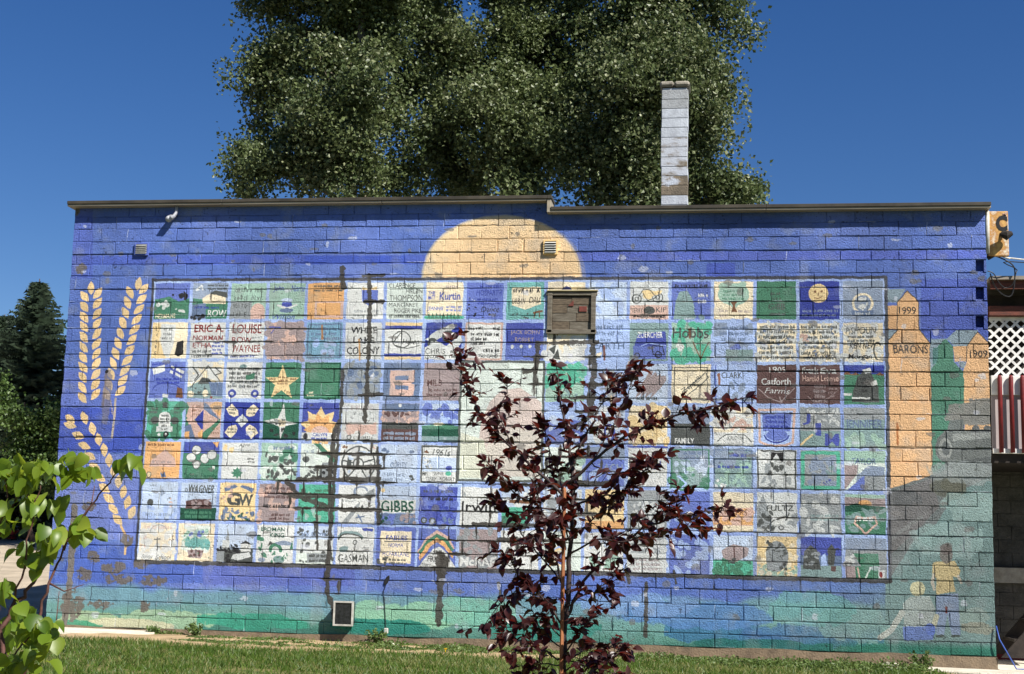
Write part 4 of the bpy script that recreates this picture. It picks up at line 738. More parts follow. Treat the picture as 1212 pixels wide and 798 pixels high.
# limewashed joints in the blue field: thin pale lines along some block edges are left by paint drips
fade = vnoise(CH, CW, 34, 61, 4); fine = vnoise(CH, CW, 5, 62, 3)
CV *= (0.90 + .14 * fade + .10 * fine)[..., None]
pits = vnoise(CH, CW, 7, 64, 2); wear = vnoise(CH, CW, 180, 65, 3)
CV *= (1 - .38 * np.clip((pits - .78 + .16 * (wear - .5)) * 9, 0, 1))[..., None]
CV += (np.asarray(c8(150, 150, 152), np.float32) - CV) * (np.clip((vnoise(CH, CW, 60, 63, 5) - .56) * 5, 0, 1) * .28)[..., None]
# where the blocks break, course by course (used for the paint and for the blocks themselves)
rl = random.Random(11); ROWX = []
for i in range(len(ZL)):
    x = XR + (0 if i % 2 else .2) ; xs = [x]
    while x > XL - .3:
        x -= .4
        xs.append(x + (rl.gauss(0, .014) if x < XR - .6 else 0))
    ROWX.append(xs)
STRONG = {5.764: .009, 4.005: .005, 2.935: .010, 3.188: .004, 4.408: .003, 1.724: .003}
for i in range(len(ZL) - 1):   # grime and the shade of deep cracks painted in stretches of the joints, pale paint runs on a few
    x = XL
    while x < XR:
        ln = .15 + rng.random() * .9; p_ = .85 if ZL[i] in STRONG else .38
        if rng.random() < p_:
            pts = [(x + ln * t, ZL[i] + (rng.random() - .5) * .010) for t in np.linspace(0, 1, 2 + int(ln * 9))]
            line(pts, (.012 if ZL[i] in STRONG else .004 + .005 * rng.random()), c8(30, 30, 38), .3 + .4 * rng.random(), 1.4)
        elif rng.random() < .16:
            pts = [(x + ln * .5 * t, ZL[i] + .012 + (rng.random() - .5) * .008) for t in np.linspace(0, 1, 5)]
            line(pts, .007, c8(206, 210, 226), .6, .9)
        x += ln
    for xj in ROWX[i]:
        if rng.random() < .15: line([(xj, ZL[i]), (xj + (rng.random() - .5) * .02, (ZL[i] + ZL[i + 1]) / 2), (xj, ZL[i + 1])], .006, c8(34, 34, 44), .7, .9)
        elif rng.random() < .06: line([(xj, ZL[i]), (xj + .01, ZL[i + 1])], .008, c8(208, 212, 228), .7, .9)
# each block took the paint a little differently
for i in range(len(ZL) - 1):
    r0, r1 = int((ZL[i] - Z0) * S), int((ZL[i + 1] - Z0) * S)
    for b_, a_ in zip(ROWX[i][:-1], ROWX[i][1:]):
        a0, a1 = max(0, int((a_ - X0) * S)), max(0, int((b_ - X0) * S))
        CV[r0:r1, a0:a1] *= (0.97 + .06 * rng.random())
# hand-painted edges: push the lookup about by a few millimetres
dx = ((vnoise(CH, CW, 22, 71, 2) - .5) * 7).astype(int); dy = ((vnoise(CH, CW, 22, 72, 2) - .5) * 7).astype(int)
gray = CV.mean(2, keepdims=True); CV = gray + (CV - gray) * .79 + .008
yy, xx = np.mgrid[0:CH, 0:CW]
CV = CV[np.clip(yy + dy, 0, CH - 1), np.clip(xx + dx, 0, CW - 1)]
np.clip(CV, 0, 1, out=CV)
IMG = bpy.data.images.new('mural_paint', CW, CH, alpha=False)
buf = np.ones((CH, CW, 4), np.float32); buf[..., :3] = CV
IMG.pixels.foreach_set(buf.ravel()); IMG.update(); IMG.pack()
del buf, yy, xx, dx, dy, fade, fine, band, nz_

def mural_mat():
    m = bpy.data.materials.new('mural_paint'); m.use_nodes = True
    N = m.node_tree.nodes; L = m.node_tree.links; p = N['Principled BSDF']
    g = N.new('ShaderNodeNewGeometry'); sp = N.new('ShaderNodeSeparateXYZ'); L.new(g.outputs['Position'], sp.inputs[0])
    def lin_(sock, a, b):
        x = N.new('ShaderNodeMath'); x.operation = 'MULTIPLY_ADD'; x.inputs[1].default_value = a; x.inputs[2].default_value = b
        L.new(sock, x.inputs[0]); return x.outputs[0]
    cb = N.new('ShaderNodeCombineXYZ')
    L.new(lin_(sp.outputs['X'], S / CW, -X0 * S / CW), cb.inputs[0]); L.new(lin_(sp.outputs['Z'], S / CH, -Z0 * S / CH), cb.inputs[1])
    im = N.new('ShaderNodeTexImage'); im.image = IMG; im.extension = 'EXTEND'; L.new(cb.outputs[0], im.inputs[0])
    L.new(im.outputs[0], p.inputs['Base Color'])
    p.inputs['Roughness'].default_value = .78; p.inputs['Specular IOR Level'].default_value = .25
    # grain of the block face, trowelled lumps, coarser towards the right-hand lower part of the wall
    n1 = N.new('ShaderNodeTexNoise'); n1.inputs['Scale'].default_value = 42; n1.inputs['Detail'].default_value = 8; n1.inputs['Roughness'].default_value = .7
    n2 = N.new('ShaderNodeTexNoise'); n2.inputs['Scale'].default_value = 11; n2.inputs['Detail'].default_value = 3
    n3 = N.new('ShaderNodeTexNoise'); n3.inputs['Scale'].default_value = .55; n3.inputs['Detail'].default_value = 3
    for n in (n1, n2, n3): L.new(g.outputs['Position'], n.inputs['Vector'])
    mr = N.new('ShaderNodeMapRange'); mr.inputs['From Min'].default_value = .35; mr.inputs['From Max'].default_value = .68; mr.inputs['To Min'].default_value = .018; mr.inputs['To Max'].default_value = .055
    L.new(n3.outputs['Fac'], mr.inputs['Value'])
    xr = N.new('ShaderNodeMapRange'); xr.inputs['From Min'].default_value = -4; xr.inputs['From Max'].default_value = 3.6; xr.inputs['To Min'].default_value = .9; xr.inputs['To Max'].default_value = 1.9
    L.new(sp.outputs['X'], xr.inputs['Value'])
    mm = N.new('ShaderNodeMath'); mm.operation = 'MULTIPLY'; L.new(mr.outputs[0], mm.inputs[0]); L.new(xr.outputs[0], mm.inputs[1])
    b1 = N.new('ShaderNodeBump'); b1.inputs['Strength'].default_value = 1
    L.new(mm.outputs[0], b1.inputs['Distance']); L.new(n1.outputs['Fac'], b1.inputs['Height'])
    b2 = N.new('ShaderNodeBump'); b2.inputs['Strength'].default_value = 1; b2.inputs['Distance'].default_value = .007
    L.new(n2.outputs['Fac'], b2.inputs['Height']); L.new(b1.outputs[0], b2.inputs['Normal']); L.new(b2.outputs[0], p.inputs['Normal'])
    return m
MURAL = mural_mat()

def sstep(a, b, x):
    t = np.clip((x - a) / (b - a), 0, 1); return t * t * (3 - 2 * t)
def ground_z(x, y):
    x = np.asarray(x, float); y = np.asarray(y, float)
    z = -0.0115 * (np.clip(x, -12, 6) + 3.0)
    z = z - 0.014 * np.clip(-y, 0, 20)
    z = z + 1.5 * sstep(1.0, 27, y) * sstep(-9.6, -13.0, x) + 1.5 * sstep(3, 30, y) * sstep(9, 16, x)
    return z
def gz(x, y): return float(ground_z(x, y))

# ================================================================== ground
M_GRAVEL = mat('gravel', lin((182, 168, 146)), lin((150, 138, 120)), .95, 1.4, 8, .02, 60, c3=lin((205, 192, 170)))
M_LAWNSOIL = mat('lawn_soil', lin((66, 78, 32)), lin((118, 110, 66)), .95, 5, 6, .02, 50)
M_CONC = mat('concrete', lin((206, 198, 182)), lin((176, 168, 152)), .9, 3.5, 8, .006, 70)
M_FOOT = mat('footing_concrete', lin((128, 112, 92)), lin((98, 86, 72)), .95, 5, 7, .012, 40)
def sheet(name, xs, ys, m, dz=0.0, lab=None):
    xs = np.asarray(xs, float); ys = np.asarray(ys, float)
    X, Y = np.meshgrid(xs, ys); Z = ground_z(X, Y) + dz
    V = np.stack([X.ravel(), Y.ravel(), Z.ravel()], 1); nx = len(xs)
    i = np.arange(len(xs) - 1)[None] + nx * np.arange(len(ys) - 1)[:, None]; i = i.ravel()
    F = np.stack([i, i + 1, i + 1 + nx, i + nx], 1)
    o = link(name, quads_mesh(name, V, F, smooth=True), m)
    return tag(o, lab, None, None, 'structure')
gx = np.concatenate([[-900, -500, -300, -120, -60, -35], np.arange(-34, 24.1, .5), [35, 60, 120, 300, 500, 900]])
gy = np.concatenate([[-900, -400, -150, -70, -40, -28], np.arange(-22, 34.1, .5), [45, 70, 120, 250, 500, 900]])
M_DRYGRASS = mat('rough_grass', lin((74, 82, 42)), lin((102, 100, 60)), .95, .6, 8, .03, 20)
sheet('ground', gx, gy, M_DRYGRASS, 0, 'rough grassy ground around the mural building')
sheet('gravel_yard', np.arange(-34, -9.99, .5), np.arange(-1.0, 31, .5), M_GRAVEL, .004, 'pale tan gravel yard running past the end of the mural building')
sheet('street', np.concatenate([[-300, -120, -60], np.arange(-30, 30, 2.0), [60, 120, 300]]), np.arange(-34, -22.9, 1.0), mat('asphalt', lin((92, 90, 88)), lin((74, 73, 72)), .9, 3, 8, .004, 90), .004, 'unseen grey asphalt street added before the lawn to cut bounced light')  # out of view; added dark to lower the light bounced onto the wall
# lawn: ragged back edge along the dirt strip
lx = np.arange(-14, 8.01, .25)
def lawn_edge(x): return -1.7 - .16 * np.sin(x * 1.7) - .12 * np.sin(x * 4.3 + 1) + .8 * sstep(-4.6, -1.0, x)
V = []; F = []
ly = np.linspace(0, 1, 14)
for x in lx:
    for t in ly:
        y = float(lawn_edge(x)) * (1 - t) + (-20.0) * t; V.append((x, y, gz(x, y) + .006))
n_ = len(ly)
for i in range(len(lx) - 1):
    for j in range(n_ - 1): F.append((i * n_ + j, i * n_ + j + 1, (i + 1) * n_ + j + 1, (i + 1) * n_ + j))
tag(link('lawn', quads_mesh('lawn', np.array(V), np.array(F)), M_LAWNSOIL), 'mown lawn soil in front of the mural wall', None, None, 'structure')
M_DIRT = mat('bare_dirt', lin((176, 152, 116)), lin((138, 118, 88)), .95, 2.6, 8, .02, 40, c3=lin((196, 176, 142)))
V = []; F = []
dxs = np.arange(-9.2, 3.4, .2)
for x in dxs:
    e_ = float(lawn_edge(x)) - .35 + .1 * math.sin(x * 5.1)
    for t in (0, .25, .5, .75, 1): V.append((x, e_ * (1 - t) + .02 * t, gz(x, e_ * (1 - t)) + .003 + .012 * math.sin(x * 7 + t * 9) * (0 < t < 1) ** 1 + (.010 if 0 < t < 1 else 0)))
for i in range(len(dxs) - 1):
    for j in range(4): F.append((i * 5 + j, i * 5 + j + 1, (i + 1) * 5 + j + 1, (i + 1) * 5 + j))
tag(link('dirt_strip', quads_mesh('dirt_strip', np.array(V), np.array(F), smooth=True), M_DIRT), 'bare tan dirt strip along the wall foot', None, None, 'structure')
# concrete slabs at both feet of the wall
def slab(name, poly_, h, m, lab):
    mb = MB(); n = len(poly_)
    zt = [gz(x, y) + h for x, y in poly_]
    mb.add([(x, y, z) for (x, y), z in zip(poly_, zt)] + [(x, y, z - h - .1) for (x, y), z in zip(poly_, zt)],
           [tuple(range(n))] + [(i, (i + 1) % n, n + (i + 1) % n, n + i) for i in range(n)])
    return tag(mb.build(name, m), lab, None, None, 'structure')
slab('concrete_apron', [(-13.2, -1.05), (-9.4, -1.0), (-8.2, -.35), (-8.35, .02), (-13.2, .02)], .03, M_CONC, 'pale concrete apron at the wheat end of the wall')
slab('pavement', [(2.55, -.62), (3.5, -.95), (4.12, -.95), (4.12, .05), (2.75, -.02)], .03, M_CONC, 'sunlit concrete paving at the elevator end of the wall')
slab('pavement', [(4.135, -1.3), (7.5, -1.3), (7.5, 3.0), (4.135, 3.0)], .035, M_CONC, 'sunlit concrete paving before the lattice porch')
slab('pavement', [(3.68, .06), (4.12, .06), (4.12, 3.0), (3.68, 3.0)], .03, M_CONC, 'concrete path strip between mural building and porch')

# ================================================================== mural building
BLD = empty('mural_building', ((XL + XR) / 2, 0, 0))
tag(BLD, 'long concrete block building with a painted community mural on its wall', 'building')
ZTL = W(300, 243.5)[1]; ZTR = W(900, 250.5)[1]; XS = W(651, 245)[0]
print('wall tops', ZTL, ZTR, 'step x', XS, 'frame', fl, fr_, ft, fb)
M_MORTAR = MURAL
# hatch rectangle and toothed gaps at the right-hand corner
h0 = W(649, 394); h1 = W(704, 346); HX0, HX1, HZ0, HZ1 = h0[0], h1[0], h0[1], h1[1]
TEETH = []
for py0, py1 in ((307.5, 321), (340, 354), (374, 387.5)):
    a = W(1155, py1); b = W(1164.5, py0); TEETH.append((a[0], b[0], a[1], b[1]))
wm = MB(); D0, D1 = .015, .20
def core(x0, x1, z0, z1):
    """wall core with the openings left out"""
    holes = [(HX0, HX1, HZ0, HZ1)] + TEETH
    cuts = sorted({x0, x1, *[h for t in holes for h in t[:2] if x0 < h < x1]}); zc = sorted({z0, z1, *[h for t in holes for h in t[2:] if z0 < h < z1]})
    for i in range(len(cuts) - 1):
        for j in range(len(zc) - 1):
            mx, mz = (cuts[i] + cuts[i + 1]) / 2, (zc[j] + zc[j + 1]) / 2
            if any(a < mx < b and c < mz < d for a, b, c, d in holes): continue
            wm.add([(cuts[i], D0, zc[j]), (cuts[i + 1], D0, zc[j]), (cuts[i + 1], D0, zc[j + 1]), (cuts[i], D0, zc[j + 1])], [(0, 1, 2, 3)])
    for a, b, c, d in holes:
        if x0 < (a + b) / 2 < x1 and z0 < (c + d) / 2 < z1:
            e = .13
            wm.add([(a, D0, c), (b, D0, c), (b, D0, d), (a, D0, d), (a, e, c), (b, e, c), (b, e, d), (a, e, d)], [(0, 4, 5, 1), (1, 5, 6, 2), (2, 6, 7, 3), (3, 7, 4, 0), (4, 7, 6, 5)])
core(XL + .004, XS, ZL[0], ZTL); core(XS, XR - .004, ZL[0], ZTR)
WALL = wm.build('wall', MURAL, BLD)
tag(WALL, 'painted block wall carrying the mural of small square panels')

def block_verts(rs, wd, ht):
    """a worn block: 4x3 front grid with soft uneven edges, plus a rim running back into the wall"""
    hx_, hz_ = wd / 2 - rs.choice((.0006, .0014, .0032)), ht / 2 - rs.choice((.0012, .0022, .0034))
    ix, iz = rs.uniform(.006, .016), rs.uniform(.007, .016)
    xs = [-hx_, -hx_ + ix, hx_ - ix, hx_]; zs = [-hz_, -hz_ + iz, hz_ - iz, hz_]
    dL, dR, dB, dT = rs.choice((.001, .004, .009)), rs.choice((.001, .004, .009)), rs.uniform(.003, .012), rs.uniform(.002, .010)
    V = []
    for k, z in enumerate(zs):
        for i, x in enumerate(xs):
            edge = (i in (0, 3)) + (k in (0, 3))
            yv = (dL if i == 0 else dR if i == 3 else 0) + (dB if k == 0 else dT if k == 3 else 0) + rs.uniform(-.002, .002)
            V.append((x + rs.uniform(-.007, .007) * (edge > 0), yv, z + rs.uniform(-.007, .007) * (edge > 0)))
    F = [(k * 4 + i, k * 4 + i + 1, k * 4 + i + 5, k * 4 + i + 4) for k in range(3) for i in range(3)]
    rim = [0, 1, 2, 3, 7, 11, 15, 14, 13, 12, 8, 4]
    b = len(V); V += [(V[i][0], .03, V[i][2]) for i in rim]
    F += [(rim[j], b + j, b + (j + 1) % 12, rim[(j + 1) % 12]) for j in range(12)]
    return np.array(V), F
rs = random.Random(5)
VAR = [block_verts(rs, .4, .2) for _ in range(24)]
VMESH = []
for V_, F_ in VAR:
    me = bpy.data.meshes.new('block'); me.from_pydata([tuple(v) for v in V_], [], F_); me.update(); me.materials.append(MURAL); VMESH.append(me)
blocks = []
for i in range(len(ZL)):
    z0 = ZL[i]; z1 = ZL[i + 1] if i + 1 < len(ZL) else ZL[i] + .2
    rowy = rs.uniform(-.002, .002)
    for x, xa_ in zip(ROWX[i][:-1], ROWX[i][1:]):
        a, b = max(xa_, XL), min(x, XR)
        if b - a > .06:
            ztop = ZTL if (a + b) / 2 < XS else ZTR
            c, d = z0 + STRONG.get(z0, 0) , min(z1, ztop) - STRONG.get(z1, 0) * .4
            if d - c > .03:
                pieces = [(a, b)]
                for (ha, hb, hc, hd) in [(HX0, HX1, HZ0, HZ1)] + TEETH:
                    if min(d, hd) - max(c, hc) > .25 * (d - c) :
                        np_ = []
                        for (pa, pb) in pieces:
                            if pb <= ha or pa >= hb: np_.append((pa, pb)); continue
                            if ha - pa > .03: np_.append((pa, ha))
                            if pb - hb > .03: np_.append((hb, pb))
                        pieces = np_
                for pa, pb in pieces: blocks.append((pa, pb, c, d, rowy + rs.uniform(-.0035, .0035)))
print('blocks', len(blocks))
def bsize(bk):
    p = Vector(((bk[0] + bk[1]) / 2, 0, (bk[2] + bk[3]) / 2)); dd = (p - CAM_POS)
    return (bk[1] - bk[0]) * (bk[3] - bk[2]) / dd.length_squared
order = sorted(range(len(blocks)), key=lambda k: -bsize(blocks[k]))
single = set(order[:300])
SV, SF = [], []; nb = 0
for k, (a, b, c, d, yo) in enumerate(blocks):
    vi = rs.randrange(len(VAR)); sx, sz = (b - a) / .4, (d - c) / .2; mx, mz = (a + b) / 2, (c + d) / 2
    flip = 1 if rs.random() < .5 else -1
    if k in single:
        o = bpy.data.objects.new('block', VMESH[vi]); COL.objects.link(o); o.parent = WALL
        o.location = (mx, yo - .0, mz); o.scale = (sx, 1, sz)
        o.rotation_euler = (rs.uniform(-.003, .003), 0, rs.uniform(-.003, .003))
    else:
        V_ = VAR[vi][0] * np.array([sx, 1, sz]) + np.array([mx, yo, mz])
        SV.append(V_); SF += [tuple(j + nb for j in f) for f in VAR[vi][1]]; nb += len(V_)
SVa = np.concatenate(SV)
me = quads_mesh('block_courses', SVa, np.array(SF)); me.materials.append(MURAL)
o = bpy.data.objects.new('block_courses', me); COL.objects.link(o); o.parent = WALL; o['kind'] = 'stuff'
# the wall object sits at -BLD.location; blocks are children of it in world axes
# (its own origin resolves to the world origin, so world coordinates hold)

# footing, end walls, roof
fb_ = MB()
fx = np.linspace(XL - .02, XR + .012, 30)
top = [(x, .12 + .012 * math.sin(x * 3.1) + .008 * math.sin(x * 9)) for x in fx]
fb_.prism([(x, z) for x, z in top] + [(XR + .012, -.3), (XL - .02, -.3)], -.028, .17)
fb_.build('footing', M_FOOT, BLD)
M_SIDE = mat('side_wall_paint', lin((186, 182, 172)), lin((160, 156, 148)), .85, 4, 6, .01, 40)
mb = MB(); mb.box(XL + .002, XL + .2, .1991, 16, -.3, 6.2); mb.build('end_wall', M_SIDE, BLD)
mb = MB(); mb.box(XR - .2, XR - .002, .1991, 16, -.3, 6.1); mb.build('end_wall', M_SIDE, BLD)
mb = MB(); mb.box(XL + .003, XR - .003, 16.001, 16.2, -.3, 6.15); mb.build('back_wall', M_SIDE, BLD)
M_ROOF = mat('roof_felt', lin((92, 90, 88)), lin((70, 68, 66)), .9, 3)
mb = MB(); mb.box(XL + .2, XR - .2, .14, 16, 6.0, 6.12); mb.build('roof', M_ROOF, BLD)
mb = MB(); mb.box(XL + .005, XR - .005, .1312, .199, .0, 6.1); mb.build('inner_leaf', M_SIDE, BLD)
# parapet flashing with its step
M_FLT = mat('flashing_tan', lin((160, 150, 132)), lin((132, 122, 106)), .5, 3, 5, 0, stretch=(.3, 1, 3))
M_FLD = mat('flashing_dark', lin((74, 68, 58)), lin((52, 48, 42)), .5, 3, 5)
xl_, xr_ = W(85, 240)[0], W(1171, 245)[0]
def flash(x0, x1, zb, name_mat, e, hb, ht):
    mb = MB(); mb.box(x0, x1, -e, .25, zb + hb, zb + ht); return mb
ZA, ZB = ZTL - .012, ZTR - .012
for (x0, x1, zb) in ((xl_, XS - .03, ZA), (XS + .03, xr_, ZB)):
    # laid in lengths of sheet metal
    n = max(1, round((x1 - x0) / 2.7)); 
    for i in range(n):
        a, b = x0 + (x1 - x0) * i / n, x0 + (x1 - x0) * (i + 1) / n - .004
        mb = MB(); mb.box(a, b, -.145, .22, zb, zb + .030); mb.build('flashing', M_FLT, BLD, bevel=.004)
        mb = MB(); mb.box(a - .001, b + .003, -.162, .24, zb + .0301, zb + .082); mb.build('flashing', M_FLD, BLD, bevel=.006)
mb = MB(); mb.box(XS - .029, XS + .029, -.147, .22, ZB, ZA + .028); mb.build('flashing', M_FLT, BLD, bevel=.004)
mb = MB(); mb.box(XS - .029, XS + .045, -.164, .24, ZA + .0285, ZA + .081); mb.build('flashing', M_FLD, BLD, bevel=.006)

# louvred wall vents
M_VENT = mat('vent_metal', lin((196, 196, 190)), lin((160, 160, 154)), .6, 8)
M_VENTB = mat('vent_blue', lin((92, 108, 180)), lin((70, 88, 160)), .7, 8)
M_DARK = mat('dark_gap', (.012, .012, .014), (.02, .02, .022), .9)
def vent(px0, py0, px1, py1, frame_m, slat_m):
    a = W(px0, py1); b = W(px1, py0); v = empty('wall_vent'); v.parent = BLD; v.location = -BLD.location
    mb = MB(); t = .022
    mb.box(a[0] - t, a[0], -.035, .02, a[1] - t, b[1] + t); mb.box(b[0], b[0] + t, -.035, .02, a[1] - t, b[1] + t)
    mb.box(a[0], b[0], -.035, .02, b[1], b[1] + t); mb.box(a[0], b[0], -.035, .02, a[1] - t, a[1])
    fo = mb.build('frame', frame_m, None); fo.parent = v
    mb = MB(); mb.box(a[0], b[0], -.006, .0, a[1], b[1]); q_ = mb.build('backing', M_DARK, None); q_.parent = v
    n = 5
    for i in range(n):
        z = a[1] + (b[1] - a[1]) * (i + .5) / n; hh = (b[1] - a[1]) / n
        mb = MB(); mb.add([(a[0], -.05, z - hh * .38), (b[0], -.05, z - hh * .38), (b[0], -.008, z + hh * .42), (a[0], -.008, z + hh * .42), (a[0], -.053, z - hh * .34), (b[0], -.053, z - hh * .34), (b[0], -.012, z + hh * .46), (a[0], -.012, z + hh * .46)],
                          [(0, 3, 2, 1), (4, 5, 6, 7), (0, 1, 5, 4), (1, 2, 6, 5), (2, 3, 7, 6), (3, 0, 4, 7)])
        s_ = mb.build('louvre', slat_m, None); s_.parent = v
vent(161.5, 289.5, 175, 301, M_VENTB, M_VENT)
vent(645, 286, 658.5, 300, mat('vent_cream', lin((226, 190, 130)), None, .7), M_VENT)
# bent pipe outlet below the flashing
M_PIPE = mat('pipe_grey', lin((176, 178, 184)), lin((120, 122, 130)), .5, 9)
c = [at(209, 243, -.06), at(209, 251, -.07), at(206, 256, -.09), at(202, 258, -.13)]
mb = MB(); mb.tube(c, [.022, .024, .03, .04], 8); mb.tube([at(206, 256, .0), at(200, 259, -.1), at(199.5, 259.5, -.13)], [.045, .05, .052], 8)
mb.build('pipe_outlet', M_PIPE, BLD, True)
# weathered boarded hatch
M_WOOD = mat('weathered_wood', lin((118, 112, 100)), lin((78, 70, 60)), .9, 5, 8, .006, 60, c3=lin((148, 144, 134)), stretch=(1, 1, 6))
M_WOODB = mat('hatch_brown', lin((110, 98, 82)), lin((72, 62, 52)), .9, 7, 8, .006, 60, stretch=(1.5, 1, 6))
M_RED = mat('flaking_red', lin((118, 58, 50)), lin((84, 50, 44)), .8, 12, 8, .003, 80)
H = empty('boarded_hatch'); H.parent = BLD; H.location = -BLD.location
def hb(name, x0, x1, y0, y1, z0, z1, m):
    mb = MB(); mb.box(x0, x1, y0, y1, z0, z1); o = mb.build(name, m, None, bevel=.004); o.parent = H; return o
wH, hH = HX1 - HX0, HZ1 - HZ0
hb('frame', HX0 - .02, HX0 + .05, -.03, .08, HZ0, HZ1, M_WOOD); hb('frame', HX1 - .05, HX1 + .02, -.03, .08, HZ0, HZ1, M_WOOD)
hb('lintel', HX0 - .04, HX1 + .04, -.025, .08, HZ1 - .05, HZ1 + .012, M_WOOD); hb('cap_strip', HX0 - .03, HX1 + .05, -.05, .02, HZ1 + .0125, HZ1 + .03, mat('hatch_cap', lin((190, 176, 140)), None, .7))
hb('sill', HX0 - .03, HX1 + .03, -.03, .08, HZ0 - .02, HZ0 + .045, M_WOOD)
zb = HZ0 + .045; rows_ = [.10, .12, .11, .13]; zc_ = zb
for i in range(4):
    hgt = (HZ1 - .06 - zb) / 4 - .004
    split = HX0 + .05 + (wH - .1) * (.45, .62, .38, .5)[i]
    hb('board', HX0 + .052, split - .004, .0 + .006 * (i % 2), .07, zc_, zc_ + hgt, (M_WOODB, M_WOOD, M_WOODB, M_WOODB)[i]); hb('board', split, HX1 - .052, .008 - .006 * (i % 2), .07, zc_, zc_ + hgt, (M_WOOD, M_WOODB, M_WOOD, M_WOODB)[i]); zc_ += hgt + .004
rz = HZ0 + hH * .5
hb('red_block', HX0 + wH * .66, HX0 + wH * .83, -.006, .03, rz + .01, rz + .09, M_RED)
mb = MB(); mb.prism([(HX0 + wH * .42, HZ0 + hH * .66), (HX0 + wH * .54, HZ0 + hH * .66), (HX0 + wH * .54, HZ0 + hH * .8)], -.006, .03); o = mb.build('red_scrap', M_RED, None); o.parent = H
# chimney
CH_Y = 2.0
ca = at(781.5, 262, CH_Y); cb_ = at(814.5, 102, CH_Y); cx0, cx1 = ca.x, cb_.x; cz0, cz1 = 6.0, cb_.z
M_CHM = mat('chimney_whitewash', lin((172, 178, 186)), lin((168, 172, 180)), .85, 3.4, 8, .008, 40, c3=lin((112, 102, 88)), lo=.3, hi=.5, stretch=(1, 1, 2.6))
zv = at(800, 247, CH_Y).z
M_CHG = mat('chimney_sooty', lin((160, 164, 168)), lin((128, 130, 132)), .9, 4, 8, .01, 40, c3=lin((88, 86, 84)))
M_CHW = mat('chimney_clean_wash', lin((178, 184, 192)), lin((150, 154, 162)), .85, 5, 8, .008, 40)
M_CHB = mat('chimney_bare_patch', lin((172, 178, 188)), lin((122, 110, 94)), .9, 2.6, 8, .012, 40, c3=lin((96, 88, 76)), lo=.36, hi=.44, stretch=(1, 1, 1.5))
mb = MB(); mb.box(cx0 + .02, cx1 - .02, CH_Y + .02, CH_Y + cx1 - cx0 - .02, cz0, cz1 - .02); CHM = mb.build('chimney', M_CHM, BLD)
tag(CHM, 'tall whitewashed block chimney with flaking patches')
z = cz0; i = 0; wc = cx1 - cx0
while z < cz1 - .06:
    h_ = .155 + .012 * rs.random(); off = rs.uniform(-.006, .006)
    for (a, b, c_, d) in ((0, 1, 0, .5), (0, 1, .5, 1)):
        mb = MB(); mb.box(cx0 + wc * a + .003 + off, cx0 + wc * b - .003 + off, CH_Y + wc * c_ + .003, CH_Y + wc * d - .003, z, min(z + h_, cz1) - .007)
        o = mb.build('chimney_block', M_CHB if .16 < z - zv < .44 else M_CHM if .44 <= z - zv < 1.15 else M_CHG if z > cz1 - .45 else M_CHW, None, bevel=.006); o.parent = CHM
    z += h_; i += 1
M_CAP = mat('chimney_cap_mortar', lin((150, 144, 132)), lin((112, 106, 96)), .95, 9, 8, .012, 50)
for (a, b) in ((-.06, .47), (.48, 1.06)):
    mb = MB(); mb.box(cx0 + wc * a, cx0 + wc * b, CH_Y - .04, CH_Y + wc + .04, cz1 - .004, cz1 + .085); o = mb.build('cap_stone', M_CAP, None, bevel=.03); o.parent = CHM

# ================================================================== things fixed to or standing at the wall
M_WHITEP = mat('white_enamel', lin((188, 186, 178)), lin((156, 154, 146)), .5, 14)
M_GLASS = mat('black_glass', (.01, .011, .013), (.025, .026, .03), .12, 30, spec=.6)
a = W(398, 740); b = W(422.5, 711.5)
FL_ = empty('floodlight', ((a[0] + b[0]) / 2, -.1, a[1]))
tag(FL_, 'square floodlight with a white rim and black face low on the wall', 'floodlight')
mb = MB(); t = .024; y0, y1 = -.20, -.165
mb.box(a[0], a[0] + t, y0, y1, a[1], b[1]); mb.box(b[0] - t, b[0], y0, y1, a[1], b[1]); mb.box(a[0] + t, b[0] - t, y0, y1, b[1] - t, b[1]); mb.box(a[0] + t, b[0] - t, y0, y1, a[1], a[1] + t)
mb.build('rim', M_WHITEP, FL_)
mb = MB(); mb.box(a[0] + t, b[0] - t, -.185, -.17, a[1] + t, b[1] - t); mb.build('glass_face', M_GLASS, FL_)
mb = MB(); mb.prism([(a[0] + .012, a[1] + .012), (b[0] - .012, a[1] + .012), (b[0] - .012, b[1] - .012), (a[0] + .012, b[1] - .012)], -.1649, -.03); mb.build('housing', M_GLASS, FL_, bevel=.008)
mb = MB(); mb.box((a[0] + b[0]) / 2 - .04, (a[0] + b[0]) / 2 + .04, -.0299, -.002, a[1] + .08, b[1] - .08); mb.build('wall_plate', M_WHITEP, FL_)
# thin cable coming out of a hole and dropping to a small socket
M_BLACK = mat('black_rubber', (.012, .012, .013), (.022, .022, .024), .5, 20)
hp = W(458, 687)
CB = empty('wall_cable', (hp[0], -.01, .05)); tag(CB, 'thin black cable dropping from a dark oval grommet down the blue wall', 'cable')
mb = MB(); ang = math.radians(65); pts = [(hp[0] + .075 * math.cos(t) * math.cos(ang) - .03 * math.sin(t) * math.sin(ang), hp[1] + .075 * math.cos(t) * math.sin(ang) + .03 * math.sin(t) * math.cos(ang)) for t in np.linspace(0, 6.28, 14)[:-1]]
mb.prism(pts, -.02, .01); mb.build('grommet', M_BLACK, CB, bevel=.004)
mb = MB(); mb.tube([at(457, 692, -.012), at(454, 700, -.014), at(455, 712, -.012), at(456, 728, -.012), at(457, 744, -.02)], .005, 5); mb.build('cord', M_BLACK, CB)
mb = MB(); p = at(457, 746, -.05); mb.box(p.x - .03, p.x + .03, -.07, -.03, p.z - .05, p.z + .03); mb.build('socket', M_WHITEP, CB, bevel=.008)

